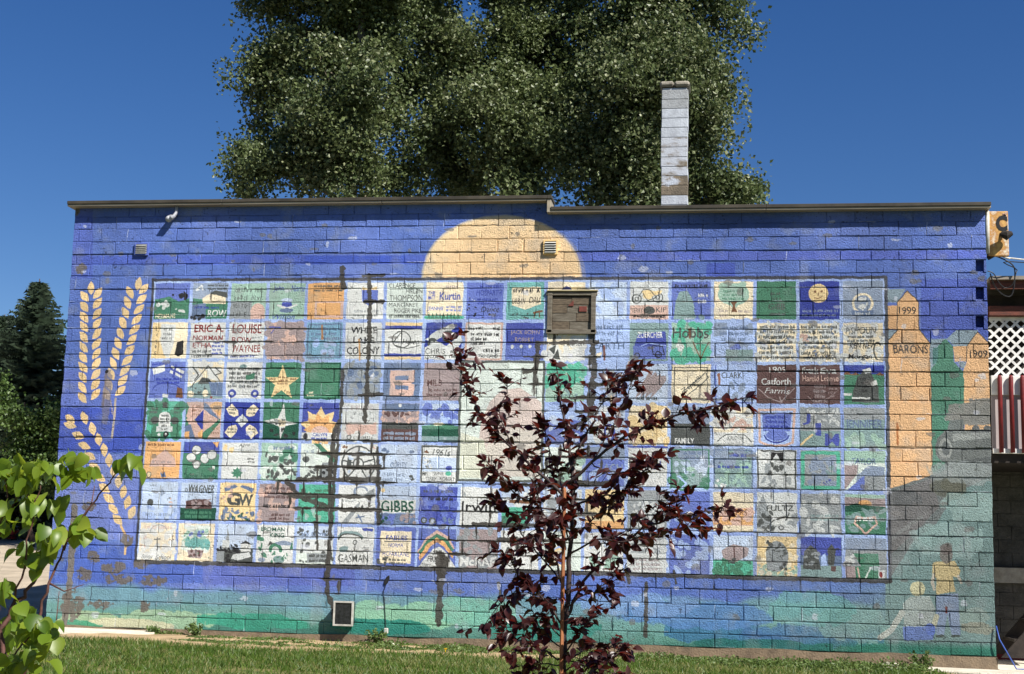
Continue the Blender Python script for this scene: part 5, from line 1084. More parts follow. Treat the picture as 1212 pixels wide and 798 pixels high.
# ================================================================== porch of the neighbouring house
NB = empty('porch_house', (5.5, 3, gz(5.5, 3)))
tag(NB, 'two storey house porch with white lattice and red balusters beside the mural', 'house')
M_NBLOCK = mat('grey_block', lin((92, 90, 86)), lin((66, 65, 62)), .9, 6, 6, .01, 40)
M_WHITE = mat('white_paint', lin((222, 220, 216)), lin((194, 192, 190)), .6, 8, 6, .002, 60)
M_MAROON = mat('maroon_paint', lin((112, 30, 32)), lin((84, 24, 26)), .55, 10, 8, .002, 50, c3=lin((176, 120, 96)), hi=.68)
M_BROWN = mat('brown_fascia', lin((110, 60, 48)), lin((70, 44, 38)), .7, 6, 7, .003, 50, stretch=(1, 1, 5))
M_DARKWOOD = mat('dark_timber', lin((52, 46, 42)), lin((34, 30, 28)), .85, 6, 6, .004, 40)
nx0, nx1 = 3.75, 7.4
def nbox(name, x0, x1, y0, y1, z0, z1, m, par=NB, bev=0.0):
    mb = MB(); mb.box(x0, x1, y0, y1, z0, z1); return mb.build(name, m, par, bevel=bev)
zr0, zr1 = at(1190, 534, .5).z, at(1190, 444, .5).z
zl1 = at(1190, 374, .5).z; zb1 = at(1190, 362, .5).z; zf0 = at(1190, 345, .5).z; zf1 = at(1190, 333, .5).z
core_ = nbox('house_wall', nx0 - .05, nx1, 2.62, 2.9, -.3, 5.4, M_NBLOCK)
# block courses of the lower wall, seen in the shade of the porch
z = -.05; i = 0; me_b = None
while z < zr0 - .2:
    x = nx0 - (.2 if i % 2 else 0)
    while x < nx1 - .4:
        o = nbox('block', max(x, nx0 - .05) + .004, x + .396, 2.585 + rs.uniform(-.004, .004), 2.6199, z + .004, z + .196, M_NBLOCK, core_)
        x += .4
    z += .2; i += 1
nbox('deck', nx0, nx1, .62, 2.6, zr0 - .16, zr0 - .02, M_DARKWOOD)
nbox('parapet_board', nx0, nx1, .60, .63, zr0, zr1 - .28, mat('grey_board', lin((170, 158, 158)), lin((150, 140, 142)), .7, 5, 5, stretch=(4, 1, .5)))
nbox('rail_board', nx0, nx1, .56, .599, zr1 - .2799, zr1, M_WHITE, bev=.005)
nbox('bottom_rail', nx0, nx1, .555, .5999, zr0 - .03, zr0 + .04, M_WHITE, bev=.005)
x = nx0 + .11
while x < nx1:
    mb = MB(); mb.tube([(x, .52, zr0 - .02), (x, .52, zr1 - .03), (x, .52, zr1 - .0)], [.032, .032, .02], 8); mb.build('baluster', M_MAROON, NB, True); x += .155
# lattice
LT = nbox('lattice', nx0, nx1, .60, .63, zl1 - .05, zl1, M_WHITE); 
lz0, lz1 = zr1 + .001, zl1 - .0501
def strip(x0, slope, yy):
    # strip from the bottom edge rising at 45 degrees
    hgt = lz1 - lz0; x1 = x0 + slope * hgt; w2 = .024
    za, zb_, xa, xb = lz0, lz1, x0, x1
    if min(xa, xb) < nx0:
        if xa < nx0: za = lz0 + (nx0 - xa); xa = nx0
        else: zb_ = lz0 + (xa - nx0); xb = nx0
    if max(xa, xb) > nx1 or zb_ - za < .1: return
    mb = MB(); mb.prism([(xa - w2, za), (xa + w2, za), (xb + w2, zb_), (xb - w2, zb_)], yy, yy + .008); mb.build('lattice_strip', M_WHITE, LT)
x = nx0 - 1.0
while x < nx1 + 1:
    strip(x, 1, .602); strip(x, -1, .6115); x += .152
nbox('lattice_backing', nx0, nx1, .8, .82, lz0, zf0, M_DARKWOOD)
nbox('beam', nx0 - .02, nx1, .5, .66, zl1 + .001, zb1, M_BROWN, bev=.01)
nbox('fascia', nx0 - .02, nx1 + .2, .32, .36, zf0, zf1 - .02, M_BROWN, bev=.005)
nbox('roof', nx0 - .03, nx1 + .3, .25, 6, zf1 - .0199, zf1 + .03, mat('porch_roof', lin((150, 140, 128)), lin((118, 110, 100)), .8, 5))
nbox('post', 5.6, 5.72, .66, .78, -.2, zr0 - .16, M_DARKWOOD)
nbox('ledge', nx0, nx1, 2.46, 2.585, at(1190, 690, 2.5).z, at(1190, 672, 2.5).z, mat('stone_ledge', lin((176, 170, 158)), lin((140, 134, 122)), .9, 6, 6, .01))
nbox('base_board', nx0, nx1, 2.5, 2.584, -.12, .12, M_MAROON)
# open stair leading up under the porch: two stringers and treads, shadows them self on the wall
for yy in (1.15, 2.1):
    mb = MB(); mb.prism([(3.9, .05), (4.25, .05), (6.6, zr0 - .18), (6.25, zr0 - .18)], yy, yy + .05); mb.build('stair_stringer', M_DARKWOOD, NB)
for k in range(9):
    t = (k + .7) / 9.6; nbox('stair_tread', 3.92 + 2.35 * t, 4.22 + 2.35 * t, 1.2001, 2.0999, .08 + (zr0 - .3) * t, .12 + (zr0 - .3) * t, M_DARKWOOD)
# projecting sign at the corner, seen almost edge-on
SG = empty('projecting_sign', (3.66, -.1, 5.4)); tag(SG, 'weathered yellow sign with a black letter C on the roof corner bracket', 'sign')
M_SIGN = mat('sign_yellow', lin((206, 164, 96)), lin((168, 122, 70)), .7, 7, 8, .002, 40, c3=lin((222, 216, 200)), lo=.4, hi=.54)
p0 = at(1171, 303, .05); p1 = at(1193, 250, .05)
mb = MB(); mb.box(p0.x - .02, p1.x, .05, .14, p0.z, p1.z); mb.build('sign_panel', M_SIGN, SG, bevel=.006)
def flat_text(name, s_, x0, x1, z0, z1, y, m, par, bold=0.0):
    V_, T_ = glyphs(s_, bold, 0); lo = V_.min(0); sz = V_.max(0) - lo
    P = [(x0 + (v[0] - lo[0]) / sz[0] * (x1 - x0), y, z0 + (v[1] - lo[1]) / sz[1] * (z1 - z0)) for v in V_]
    mb = MB(); mb.add(P, [tuple(t_) for t_ in T_]); return mb.build(name, m, par)
q0 = at(1179, 274, .05); q1 = at(1196, 255, .05)
flat_text('letter', 'C', q0.x, min(q1.x, p1.x - .012), q0.z, q1.z, .046, M_BLACK, SG, .06)
M_PEEL = mat('peeled_print', lin((120, 70, 56)), lin((232, 200, 180)), .8, 20)
for i in range(9):
    u = rs.random(); pp = at(1184 + 8 * u, 251 + 8 * rs.random(), .04); mb = MB(); mb.box(pp.x - .015, pp.x + .02, .047, .0495, pp.z - .012, pp.z + .015); mb.build('peeled_patch', M_PEEL, SG)
mb = MB(); a_ = at(1169, 276, .0); mb.tube([at(1168.5, 250, .02), at(1169, 300, .02)], .03, 8); mb.build('white_conduit', M_WHITEP, SG, True)
mb = MB(); mb.tube([at(1184, 277, -.06), at(1191, 279, -.06), at(1198, 276, -.06)], [.03, .07, .03], 8); mb.tube([at(1184, 277, .06), at(1190, 277, 0)], .02, 6); mb.build('lamp_head', M_DARKWOOD, SG)
mb = MB(); mb.tube([at(1169, 306, .1), at(1176, 302, .1)], .03, 6); mb.build('bracket', M_DARKWOOD, SG)
# service wires
def wire(name, pts, r, m, lab):
    mb = MB(); P = [Vector(p) for p in pts]; out = []
    for i in range(len(P) - 1):
        a0 = P[max(i - 1, 0)]; a1 = P[i]; a2 = P[i + 1]; a3 = P[min(i + 2, len(P) - 1)]
        for k in range(5):
            t = k / 5; out.append(.5 * ((2 * a1) + (a2 - a0) * t + (2 * a0 - 5 * a1 + 4 * a2 - a3) * t * t + (3 * a1 - a0 - 3 * a2 + a3) * t ** 3))
    out.append(P[-1]); mb.tube(out, r, 5); return tag(mb.build(name, m), lab, 'wire')
wire('service_wire', [at(1172, 300, .1), at(1182, 302, .1), at(1195, 306, .3), at(1225, 309, 1.0), (9, 4, 5.9)], .012, M_WHITEP, 'pale service wire running right from the corner bracket')
wire('service_wire', [at(1172, 301, .1), at(1190, 308, .15), at(1200, 316, .2), at(1201, 330, .2), at(1199, 345, .2), at(1195, 351, .2), at(1186, 348, .2), at(1177, 338, .2), at(1172, 324, .1)], .010, M_BLACK, 'black service wire hanging in a loop over the porch roof')
wire('service_wire', [at(1169, 321, .02), at(1176, 324, .05), at(1182, 334, .1), at(1190, 341, .2), at(1199, 336, .2), at(1204, 320, .2), at(1215, 311, .4), (8.5, 3, 5.7)], .008, M_BLACK, 'thin black wire from a wall hook sagging across the fascia')
M_HOSE = mat('blue_hose', lin((62, 92, 170)), lin((46, 72, 140)), .45, 10)
tag((lambda mb: mb.build('garden_hose', M_HOSE, None, True))(MB().tube([at(1179, 741, -.03), at(1183, 757, -.08), (3.86, -.14, gz(3.86, -.14) + .06), (4.1, -.1, gz(4.1, 0) + .06), (4.8, .02, gz(4.8, 0) + .06), (6.4, -.2, gz(6.4, 0) + .06)], .009, 7)), 'blue garden hose leaning on the wall end and along the paving', 'hose')

# ================================================================== vegetation
def rand_frames(n, upbias=.0, r_=rng):
    """random unit normals and in-plane axes"""
    nrm = r_.normal(size=(n, 3)); nrm[:, 2] += upbias; nrm /= np.linalg.norm(nrm, axis=1, keepdims=True)
    a = r_.normal(size=(n, 3)); a -= (a * nrm).sum(1, keepdims=True) * nrm; a /= np.linalg.norm(a, axis=1, keepdims=True)
    return nrm, a, np.cross(nrm, a)
def leaf_cloud(name, P, size, m, parent, upbias=.4, aspect=.62, tone=None, fold=.12):
    """one kite-shaped, slightly folded leaf (two triangles) at every point"""
    n = len(P); nrm, a, b = rand_frames(n, upbias); s_ = size * (.65 + .7 * rng.random(n))[:, None]
    v0 = P - a * s_ * .5; v2 = P + a * s_ * .5
    v1 = P + b * s_ * aspect * .5 + nrm * s_ * fold - a * s_ * .08; v3 = P - b * s_ * aspect * .5 + nrm * s_ * fold - a * s_ * .08
    V = np.stack([v0, v1, v2, v3], 1).reshape(-1, 3); F = np.arange(n * 4).reshape(n, 4)
    F = np.concatenate([F[:, [0, 1, 2]], F[:, [0, 2, 3]]])
    tn = rng.random(n) if tone is None else tone
    me = quads_mesh(name, V, F, np.repeat(tn, 4)); return link(name, me, m, parent)
def limb(mb, p0, p1, r0, r1, bend=.15, n=6, sides=6):
    p0 = Vector(p0); p1 = Vector(p1); L = (p1 - p0).length; pts = []
    d = Vector((rs.uniform(-1, 1), rs.uniform(-1, 1), rs.uniform(-.2, .6))) * L * bend
    for i in range(n + 1):
        t = i / n; pts.append(p0.lerp(p1, t) + d * math.sin(math.pi * t) + Vector((rs.uniform(-1, 1), rs.uniform(-1, 1), rs.uniform(-1, 1))) * L * .012)
    mb.tube(pts, [r0 + (r1 - r0) * (i / n) for i in range(n + 1)], sides); return pts

M_BARK_P = mat('poplar_bark', lin((112, 104, 88)), lin((66, 60, 50)), .9, 6, 7, .02, 20, stretch=(1, 1, .3))
M_POP = leaf_mat('poplar_leaf', [(.048, .072, .024), (.088, .12, .042), (.14, .17, .066), (.068, .098, .032), (.22, .24, .12)], .46, .3, None, .45)
def broadleaf(name, lab, trunk_px, Y, blobs, nclump, nleaf, size, m, bark, trunk_r, group, csig=.25, cat='tree', upbias=.5, shell=.35, per_b=9, bough=.5):
    """blobs: (px, py, rx, ry, dy) ellipsoids of the crown, placed at distance Y + dy"""
    sc = FPX / ((at(trunk_px, 240, Y) - CAM_POS).dot(fw))
    base = at(trunk_px, 640, Y); base.z = gz(base.x, base.y) - .05
    T = empty(name, base); tag(T, lab, cat, group)
    C_, R_ = [], []
    for (px, py, rx, ry, dy) in blobs:
        c = at(px, py, Y + dy); C_.append(c); R_.append((rx / sc, .85 * rx / sc, ry / sc))
    vol = np.array([r[0] * r[1] * r[2] for r in R_]) ** .8; vol /= vol.sum()
    cl = []
    for c, r, f in zip(C_, R_, vol):
        k = max(3, int(round(f * nclump / per_b))); u = rng.normal(size=(k, 3)); u /= np.linalg.norm(u, axis=1, keepdims=True)
        rad = (shell + (1.05 - shell) * rng.random(k) ** .6)[:, None]; bc = np.array(c)[None] + u * rad * np.array(r)[None]
        # clumps string out along each bough, away from the trunk and slightly down at the tips
        for q in bc:
            d = q - np.array(c); d /= np.linalg.norm(d) + 1e-6; t = rng.random(per_b) - .5
            cl.append(q[None] + d[None] * (t * bough * 2.2)[:, None] + rng.normal(size=(per_b, 3)) * bough * .42 + np.array([0, 0, -1])[None] * (np.clip(t, 0, 1) * bough * .6)[:, None])
    cl = np.concatenate(cl)
    mb = MB(); top = max(C_, key=lambda c: c.z)
    tp = limb(mb, base, (top.x * .6 + base.x * .4, top.y, top.z + R_[C_.index(top)][2] * .4), trunk_r, trunk_r * .12, .03, 14, 9)
    tz = np.array([p.z for p in tp])
    for c, r in zip(C_, R_):
        i = int(np.argmin(abs(tz - (c.z - r[2] * 1.2 - .25 * abs(c.x - base.x))))); i = max(2, min(i, len(tp) - 2))
        rr = trunk_r * (1 - .88 * i / len(tp)) * .5
        pl = limb(mb, tp[i], c, rr, rr * .4, .12)
        near = cl[np.argsort(((cl - np.array(c)) ** 2).sum(1))[:16]]
        for q in near: limb(mb, pl[rs.randrange(3, 7)], q, rr * .32, .008, .15, 4, 4)
    mb.build('trunk', bark, T, True)
    per = max(4, nleaf // len(cl)); sg = csig * (.6 + .8 * rng.random(len(cl)))
    P = np.repeat(cl, per, 0) + np.clip(rng.normal(size=(len(cl) * per, 3)), -1.7, 1.7) * np.repeat(sg, per)[:, None] * np.array([1, 1, .85])
    tone = np.clip(np.repeat(np.repeat(rng.random(len(cl) // per_b + 1), per_b)[:len(cl)] * .6, per) + rng.random(len(P)) * .4, 0, .999)
    leaf_cloud('crown', P, size, m, T, upbias, .8, tone)
    return T
YP = 14.0
broadleaf('poplar_tree', 'poplar rising behind the roof, its crown spreading past the pipe outlet', 425, YP,
          [(358, 35, 80, 80, 0), (336, 128, 46, 36, 0), (345, 190, 55, 45, -.5), (410, 130, 62, 62, -.8), (445, 40, 70, 70, .5), (420, 212, 62, 40, -.4), (478, 200, 40, 36, .6), (470, 110, 30, 50, .6), (314, 178, 24, 24, 0), (342, 20, 40, 50, .3), (322, 78, 30, 40, .2), (395, 90, 50, 60, -1.2), (400, 180, 40, 40, -1.2),
           (420, -60, 105, 90, 0), (445, -170, 85, 90, .3), (455, -270, 50, 70, 0)], 1150, 128000, .104, M_POP, M_BARK_P, .21, 'poplars behind the building')
broadleaf('poplar_tree', 'broad poplar rising behind the roof directly above the painted sun', 590, YP + 1.5,
          [(555, 60, 66, 85, -.5), (530, 150, 50, 70, .5), (600, 195, 75, 55, -1), (640, 60, 80, 85, 0), (660, 150, 65, 65, -1.0), (560, 215, 60, 34, .3), (510, 60, 40, 60, .8), (590, 110, 60, 60, -1.3), (500, 15, 50, 60, 0), (560, 130, 50, 55, -1.0), (690, 20, 55, 60, -.3),
           (610, -60, 110, 90, 0), (600, -180, 90, 90, 0), (600, -290, 50, 70, 0)], 1200, 135000, .104, M_POP, M_BARK_P, .22, 'poplars behind the building')
broadleaf('poplar_tree', 'poplar rising behind the roof around the whitewashed chimney', 770, YP + .5,
          [(755, 55, 75, 75, 0), (812, 60, 46, 60, 0), (715, 175, 68, 65, -.6), (828, 150, 34, 50, -.3), (775, 190, 60, 55, -.8), (822, 212, 44, 30, 0), (842, 95, 18, 36, .2), (858, 226, 20, 14, 0), (846, 25, 20, 40, .2), (868, 236, 16, 8, 0), (770, 110, 60, 60, -1.2),
           (790, -50, 88, 80, 0), (770, -150, 80, 80, 0), (760, -240, 50, 60, 0)], 1150, 128000, .104, M_POP, M_BARK_P, .21, 'poplars behind the building')

# spruce and bushes in the yard to the left
M_SPR = leaf_mat('spruce_needles', [(.022, .038, .020), (.036, .058, .032), (.018, .032, .020), (.05, .074, .042)], .6, .08, None, .3)
M_BARK_S = mat('spruce_bark', lin((86, 70, 58)), lin((58, 48, 42)), .95, 8, 6, .02, 25)
def spruce(px, pytop, Y, width, lab):
    topp = at(px, pytop, Y); bz = gz(topp.x, Y); h = topp.z - bz
    T = empty('spruce_tree', (topp.x, Y, bz)); tag(T, lab, 'tree')
    mb = MB(); mb.tube([(topp.x, Y, bz - .1), (topp.x + .05, Y, bz + h * .5), (topp.x, Y, bz + h)], [.2, .11, .015], 8)
    Vs = []; tn = []
    z = .06 * h
    while z < h * .985:
        f = 1 - z / h; R_ = width * f ** .85 * (.85 + .3 * rng.random()) + .08; nb_ = int(9 + 8 * f)
        for k in range(nb_):
            a = 6.283 * (k + rng.random()) / nb_; dr = R_ * (.7 + .4 * rng.random())
            d = np.array([math.cos(a), math.sin(a), 0]); side = np.array([-d[1], d[0], 0]); o_ = np.array([topp.x, Y, bz + z])
            m_ = max(5, int(dr * 13)); tone_ = rng.random() * .6
            for j in range(m_):
                t = (j + .5) / m_; p = o_ + d * dr * t + np.array([0, 0, -.30 * dr * t + .22 * dr * t * t])
                for sg_ in (-1, 1):
                    ln = (.16 + .18 * (1 - t)) * (.7 + .6 * rng.random()); tip = p + side * sg_ * ln * .8 + d * ln * .55 + np.array([0, 0, -.10 * ln + .06 * rng.normal()])
                    w_ = np.array([0, 0, .05]) + d * .02
                    Vs += [p - w_ * .8, p + w_, tip]; tn += [tone_ + .4 * rng.random()] * 3
        if z < h * .97: pass
        z += .11 + .11 * f
    mb.build('trunk', M_BARK_S, T, True)
    V = np.array(Vs); link('crown', quads_mesh('crown', V, np.arange(len(V)).reshape(-1, 3), np.clip(tn, 0, .999)), M_SPR, T)
spruce(47, 330, 24, 4.4, 'dark green spruce standing behind the wheat end of the wall')
spruce(6, 372, 33, 3.8, 'more distant dark spruce half hidden by the nearer spruce')
M_BUSH = leaf_mat('bush_leaf', [(.030, .060, .014), (.06, .105, .022), (.09, .145, .03), (.04, .078, .016)], .45, .25)
broadleaf('broadleaf_tree', 'small leafy tree below the spruce beside the blue corner', 40, 19,
          [(45, 500, 34, 34, 0), (20, 520, 30, 36, .3), (70, 520, 26, 40, .4), (30, 560, 40, 26, 0), (5, 490, 22, 30, .6)], 150, 15000, .10, M_BUSH, M_BARK_S, .09, None, .2, 'tree', bough=.3)
broadleaf('shrub', 'dark dense shrub at the foot of the yard trees', 28, 23,
          [(10, 590, 40, 30, 0), (50, 596, 36, 26, .3), (-20, 600, 34, 30, 0), (85, 600, 30, 28, .5)], 110, 9000, .10, M_SPR, M_BARK_S, .06, None, .22, 'shrub', bough=.3)
# far belt of trees closing the view on both sides
M_FAR = leaf_mat('far_leaf', [(.018, .036, .012), (.034, .062, .018), (.05, .085, .024), (.026, .05, .014)], .6, .15)
def far_tree(x, y, h, lab, group):
    b = Vector((x, y, gz(x, y))); T = empty('far_tree', b); tag(T, lab, 'tree', group)
    mb = MB(); limb(mb, b - Vector((0, 0, .1)), b + Vector((0, 0, h * .8)), .22, .04, .03, 6, 7); mb.build('trunk', M_BARK_S, T, True)
    k = 46; u = rng.normal(size=(k, 3)); u /= np.linalg.norm(u, axis=1, keepdims=True)
    cl = np.array([b.x, b.y, b.z + h * .58])[None] + u * (.45 + .55 * rng.random(k))[:, None] * np.array([h * .30, h * .30, h * .42])[None]
    P = np.repeat(cl, 70, 0) + rng.normal(size=(k * 70, 3)) * h * .055
    leaf_cloud('crown', P, .24, M_FAR, T, .5, .8)
for i, (x, y, h) in enumerate([(-22, 36, 9), (-27, 40, 10), (-16.5, 42, 8.5), (-33, 37, 9.5), (-39, 42, 10), (-20, 48, 11)]):
    far_tree(x, y, h, 'rounded dark tree in the belt beyond the gravel yard', 'trees beyond the yard')

# ------------------------------------------------------------------ grass, weeds
M_GRASS = leaf_mat('grass_blade', [(.052, .105, .010), (.088, .155, .016), (.14, .205, .026), (.068, .135, .013), (.27, .27, .09)], .5, .45)
n = 150000
gxr = rng.uniform(-12.5, 6.5, n); gyr = -8.5 + 8.5 * rng.random(n) ** .9
edge = lawn_edge(gxr)
dens = vnoise(400, 400, 26, 301, 3)
nv = dens[((gyr + 9) / 9 * 399).astype(int).clip(0, 399), ((gxr + 13) / 20 * 399).astype(int).clip(0, 399)]
keep = (gyr < edge + (rng.random(n) - .5) * .25) | ((gyr < -.05) & (rng.random(n) < np.clip((nv - .5) * 3, 0, .22)) & (gxr > -8.6) & (gxr < 2.6))
keep &= rng.random(n) < np.clip(1.0 - (dens[((gyr + 9) / 9 * 399).astype(int).clip(0, 399)[...], ((gxr * 1.7 + 23) / 36 * 399).astype(int).clip(0, 399)] - .52) * 5, .25, 1)
keep &= ~((gyr > -1.25) & (gxr < -9.0)) & ~((gyr > -1.0) & (gxr > 2.5))
gxr, gyr, nv = gxr[keep], gyr[keep], nv[keep]; n = len(gxr)
gzr = ground_z(gxr, gyr); h_ = (.035 + .05 * rng.random(n)) * (1 + .5 * (nv - .5)); a = rng.random(n) * 6.283; wv = .005 + .005 * rng.random(n)
lean = rng.normal(size=(n, 2)) * .035
V = np.empty((n, 3, 3)); V[:, 0] = np.stack([gxr - np.cos(a) * wv, gyr - np.sin(a) * wv, gzr], 1); V[:, 1] = np.stack([gxr + np.cos(a) * wv, gyr + np.sin(a) * wv, gzr], 1)
V[:, 2] = np.stack([gxr + lean[:, 0], gyr + lean[:, 1], gzr + h_], 1)
me = quads_mesh('grass', V.reshape(-1, 3), np.arange(n * 3).reshape(n, 3), np.repeat(np.clip(nv * .7 + .3 * rng.random(n), 0, .99), 3))
tag(link('grass', me, M_GRASS), 'short green lawn grass before the mural wall', 'grass', None, 'stuff')
M_WEED = leaf_mat('weed_leaf', [(.06, .10, .02), (.10, .155, .035), (.14, .20, .05), (.08, .13, .028)], .5, .35)
def weeds(spots, dens_, size):
    P = []
    for (px, Y, rx, ry, hh) in spots:
        c = at(px, 755, Y); k = int(dens_ * rx * ry * 3.14)
        r = np.sqrt(rng.random(k)); t = rng.random(k) * 6.283
        x = c.x + rx * r * np.cos(t); y = np.minimum(Y + ry * r * np.sin(t), -.06)
        P.append(np.stack([x, y, ground_z(x, y) + hh * rng.random(k) * (1.1 - r)], 1))
    return np.concatenate(P)
WP = weeds([(540, -.45, .6, .35, .09), (620, -.5, .7, .35, .11), (700, -.5, .7, .35, .10), (780, -.55, .7, .35, .11), (860, -.55, .7, .35, .10), (940, -.6, .7, .4, .13), (1000, -.6, .6, .4, .16), (1050, -.55, .6, .4, .17),
            (470, -.3, .35, .2, .10), (200, -.25, .3, .15, .08), (330, -.35, .5, .2, .06), (260, -.5, .5, .2, .05), (430, -.5, .4, .2, .06), (300, -1.3, .7, .25, .06), (390, -1.2, .5, .2, .06), (460, -1.0, .6, .3, .07), (240, -1.2, .5, .2, .05), (540, -.9, .7, .3, .08), (350, -.8, .3, .15, .05), (900, -1.0, .9, .4, .12), (1000, -1.05, .8, .4, .14), (1085, -.75, .35, .3, .15)], 1500, .03)
o = leaf_cloud('weeds', WP, .042, M_WEED, None, 1.0, .7)
tag(o, 'low pale green weeds covering the dirt along the wall foot', 'weeds', None, 'stuff')
def weed_plant(px, Y, h, r, lab):
    c = at(px, 755, Y); b = Vector((c.x, Y, gz(c.x, Y))); T = empty('weed_plant', b); tag(T, lab, 'weed')
    mb = MB(); P = []
    for k in range(9):
        t = rs.random() * 6.283; tip = b + Vector((r * math.cos(t) * rs.uniform(.4, 1), r * math.sin(t) * rs.uniform(.2, .6), h * rs.uniform(.5, 1)))
        pl = limb(mb, b, tip, .005, .002, .12, 5, 4)
        for q in pl[1:]:
            for _ in range(5): P.append(q + Vector((rs.gauss(0, .022), rs.gauss(0, .022), rs.gauss(0, .018))))
    mb.build('stem', M_WEED, T); leaf_cloud('foliage', np.array([tuple(q) for q in P]), .05, M_WEED, T, .9, .6)
weed_plant(232, -.30, .17, .16, 'bushy green weed on bare dirt below the cream school panel')
weed_plant(446, -.18, .20, .18, 'leafy weed by the socket of the wall cable')
weed_plant(1092, -.16, .24, .22, 'taller leafy weed below the painted seated figure')
weed_plant(180, -.22, .10, .12, 'small weed at the end of the concrete apron')
# a dandelion or two in the turf
M_DAND = mat('dandelion_yellow', lin((240, 200, 30)), None, .6)
p = at(527, 778, -1.3); mb = MB(); mb.tube([(p.x, -1.3, gz(p.x, -1.3)), (p.x, -1.3, gz(p.x, -1.3) + .06)], .004, 5); mb.tube([(p.x, -1.3, gz(p.x, -1.3) + .058), (p.x, -1.3, gz(p.x, -1.3) + .075)], [.012, .026], 9)
tag(mb.build('dandelion', M_DAND), 'single yellow dandelion in the lawn', 'flower')
# loose stones along the dirt
M_STONE = mat('stone', lin((206, 200, 186)), lin((170, 162, 148)), .9, 14, 6, .004, 60)
for px, Y, r in ((1053, -.25, .09), (465, -.28, .035), (470, -.33, .03), (520, -.25, .04)):
    c = at(px, 755, Y); bm = bmesh.new(); bmesh.ops.create_icosphere(bm, subdivisions=2, radius=r)
    for v in bm.verts: v.co = Vector((v.co.x * 1.5, v.co.y, v.co.z * .6)) * (1 + rs.uniform(-.12, .12)) + Vector((c.x, Y, gz(c.x, Y) + r * .35))
    me = bpy.data.meshes.new('stone'); bm.to_mesh(me); bm.free()
    tag(link('stone', me, M_STONE), 'large pale flat stone beside the taller weed' if r > .08 else 'small pale stone on the dirt at the wall foot', 'stone', None if r > .08 else 'small stones at the wall foot')

# ------------------------------------------------------------------ leaf meshes for the near saplings
def leaf_mesh(name, ln, wd, pts, curl, m, fold=.18):
    """a leaf with midrib fold, lying along +Y, tip at ln; pts: half-width profile"""
    V = []; F = []; k = len(pts)
    for i, (t, wf) in enumerate(pts):
        zc = -curl * ln * t * t
        V += [(-wd * wf, ln * t, zc + fold * wd * wf), (0, ln * t, zc), (wd * wf, ln * t, zc + fold * wd * wf)]
    for i in range(k - 1):
        b = i * 3; F += [(b, b + 1, b + 4, b + 3), (b + 1, b + 2, b + 5, b + 4)]
    me = bpy.data.meshes.new(name); me.from_pydata(V, [], F); me.update(); me.materials.append(m)
    me.polygons.foreach_set('use_smooth', [True] * len(F)); return me
OVATE = [(-.22, .03), (0, .06), (.14, .62), (.36, 1.0), (.6, .86), (.82, .45), (1, .02)]
HEART = [(-.25, .03), (0, .08), (.05, .66), (.22, .98), (.48, 1.0), (.72, .74), (.9, .34), (1.02, .01)]
def place_leaves(name, spots, meshes, parent, m, nsingle, stuff_name):
    """spots: (point, direction, size). The first nsingle (largest) are objects, the rest one mesh"""
    off = Vector((0, 0, 0)); p = parent
    while p is not None: off += Vector(p.location); p = p.parent
    spots = sorted(spots, key=lambda s_: -s_[2]); VV, FF, TT = [], [], []; nbv = 0
    for i, (pt, dr, sz) in enumerate(spots):
        y = Vector(dr).normalized(); up_ = Vector((rs.gauss(0, .55), rs.gauss(0, .55) - .25, 1)); x = y.cross(up_)
        if x.length < .01: x = Vector((1, 0, 0))
        x.normalize(); z = x.cross(y); mw = Matrix((x, y, z)).transposed().to_4x4(); mw = Matrix.Translation(Vector(pt) - off) @ mw @ Matrix.Scale(sz, 4)
        me = meshes[rs.randrange(len(meshes))]
        if i < nsingle:
            o = bpy.data.objects.new(name, me); COL.objects.link(o); o.parent = parent; o.matrix_local = mw
        else:
            V_ = [mw @ v.co for v in me.vertices]; VV += [tuple(v) for v in V_]; FF += [tuple(j + nbv for j in q.vertices) for q in me.polygons]; nbv += len(V_); TT += [rs.random()] * len(V_)
    if VV:
        me = quads_mesh(stuff_name, np.array(VV), np.array(FF), TT, True); me.materials.append(m)
        o = bpy.data.objects.new(stuff_name, me); COL.objects.link(o); o.parent = parent; o['kind'] = 'stuff'

# ------------------------------------------------------------------ purple-leaved plum sapling
YS = -10.2
M_PLUM = leaf_mat('plum_leaf', [(.024, .007, .007), (.038, .009, .008), (.015, .006, .006), (.060, .012, .010), (.034, .012, .012), (.080, .036, .034)], .36, .3, (.18, .020, .012), .45)
M_PBARK = mat('plum_bark', lin((44, 34, 34)), lin((70, 56, 54)), .7, 20, 6, .003, 80, stretch=(1, 1, .4))
pb = at(668, 798, YS); pb.z = gz(pb.x, YS)
PT = empty('plum_sapling', pb); tag(PT, 'young purple-leaved plum tree standing on the lawn before the mural', 'tree')
mb = MB(); tw = []
def br(px_pts, dys, r0, r1, sides=6):
    pts = [at(px, py, YS + d) for (px, py), d in zip(px_pts, dys)]
    out = []
    for i in range(len(pts) - 1):
        for k in range(4): out.append(pts[i].lerp(pts[i + 1], k / 4) + Vector((rs.gauss(0, .006), rs.gauss(0, .006), rs.gauss(0, .006))))
    out.append(pts[-1]); n_ = len(out)
    mb.tube(out, [r0 + (r1 - r0) * i / (n_ - 1) for i in range(n_)], sides); tw.append((out, r1)); return out
mb.tube([pb - Vector((0, 0, .05)), pb + Vector((.01, 0, .2)), at(666, 798, YS)], [.034, .03, .026], 8)
br([(666, 798), (669, 740), (673, 680), (677, 620), (678, 570), (672, 520), (664, 480), (658, 432)], [0, 0, .02, 0, .03, .05, .04, .03], .025, .004, 8)
br([(671, 590), (640, 560), (605, 530), (575, 500), (556, 470), (545, 440), (534, 402)], [0, .05, .12, .16, .2, .22, .24], .013, .003)
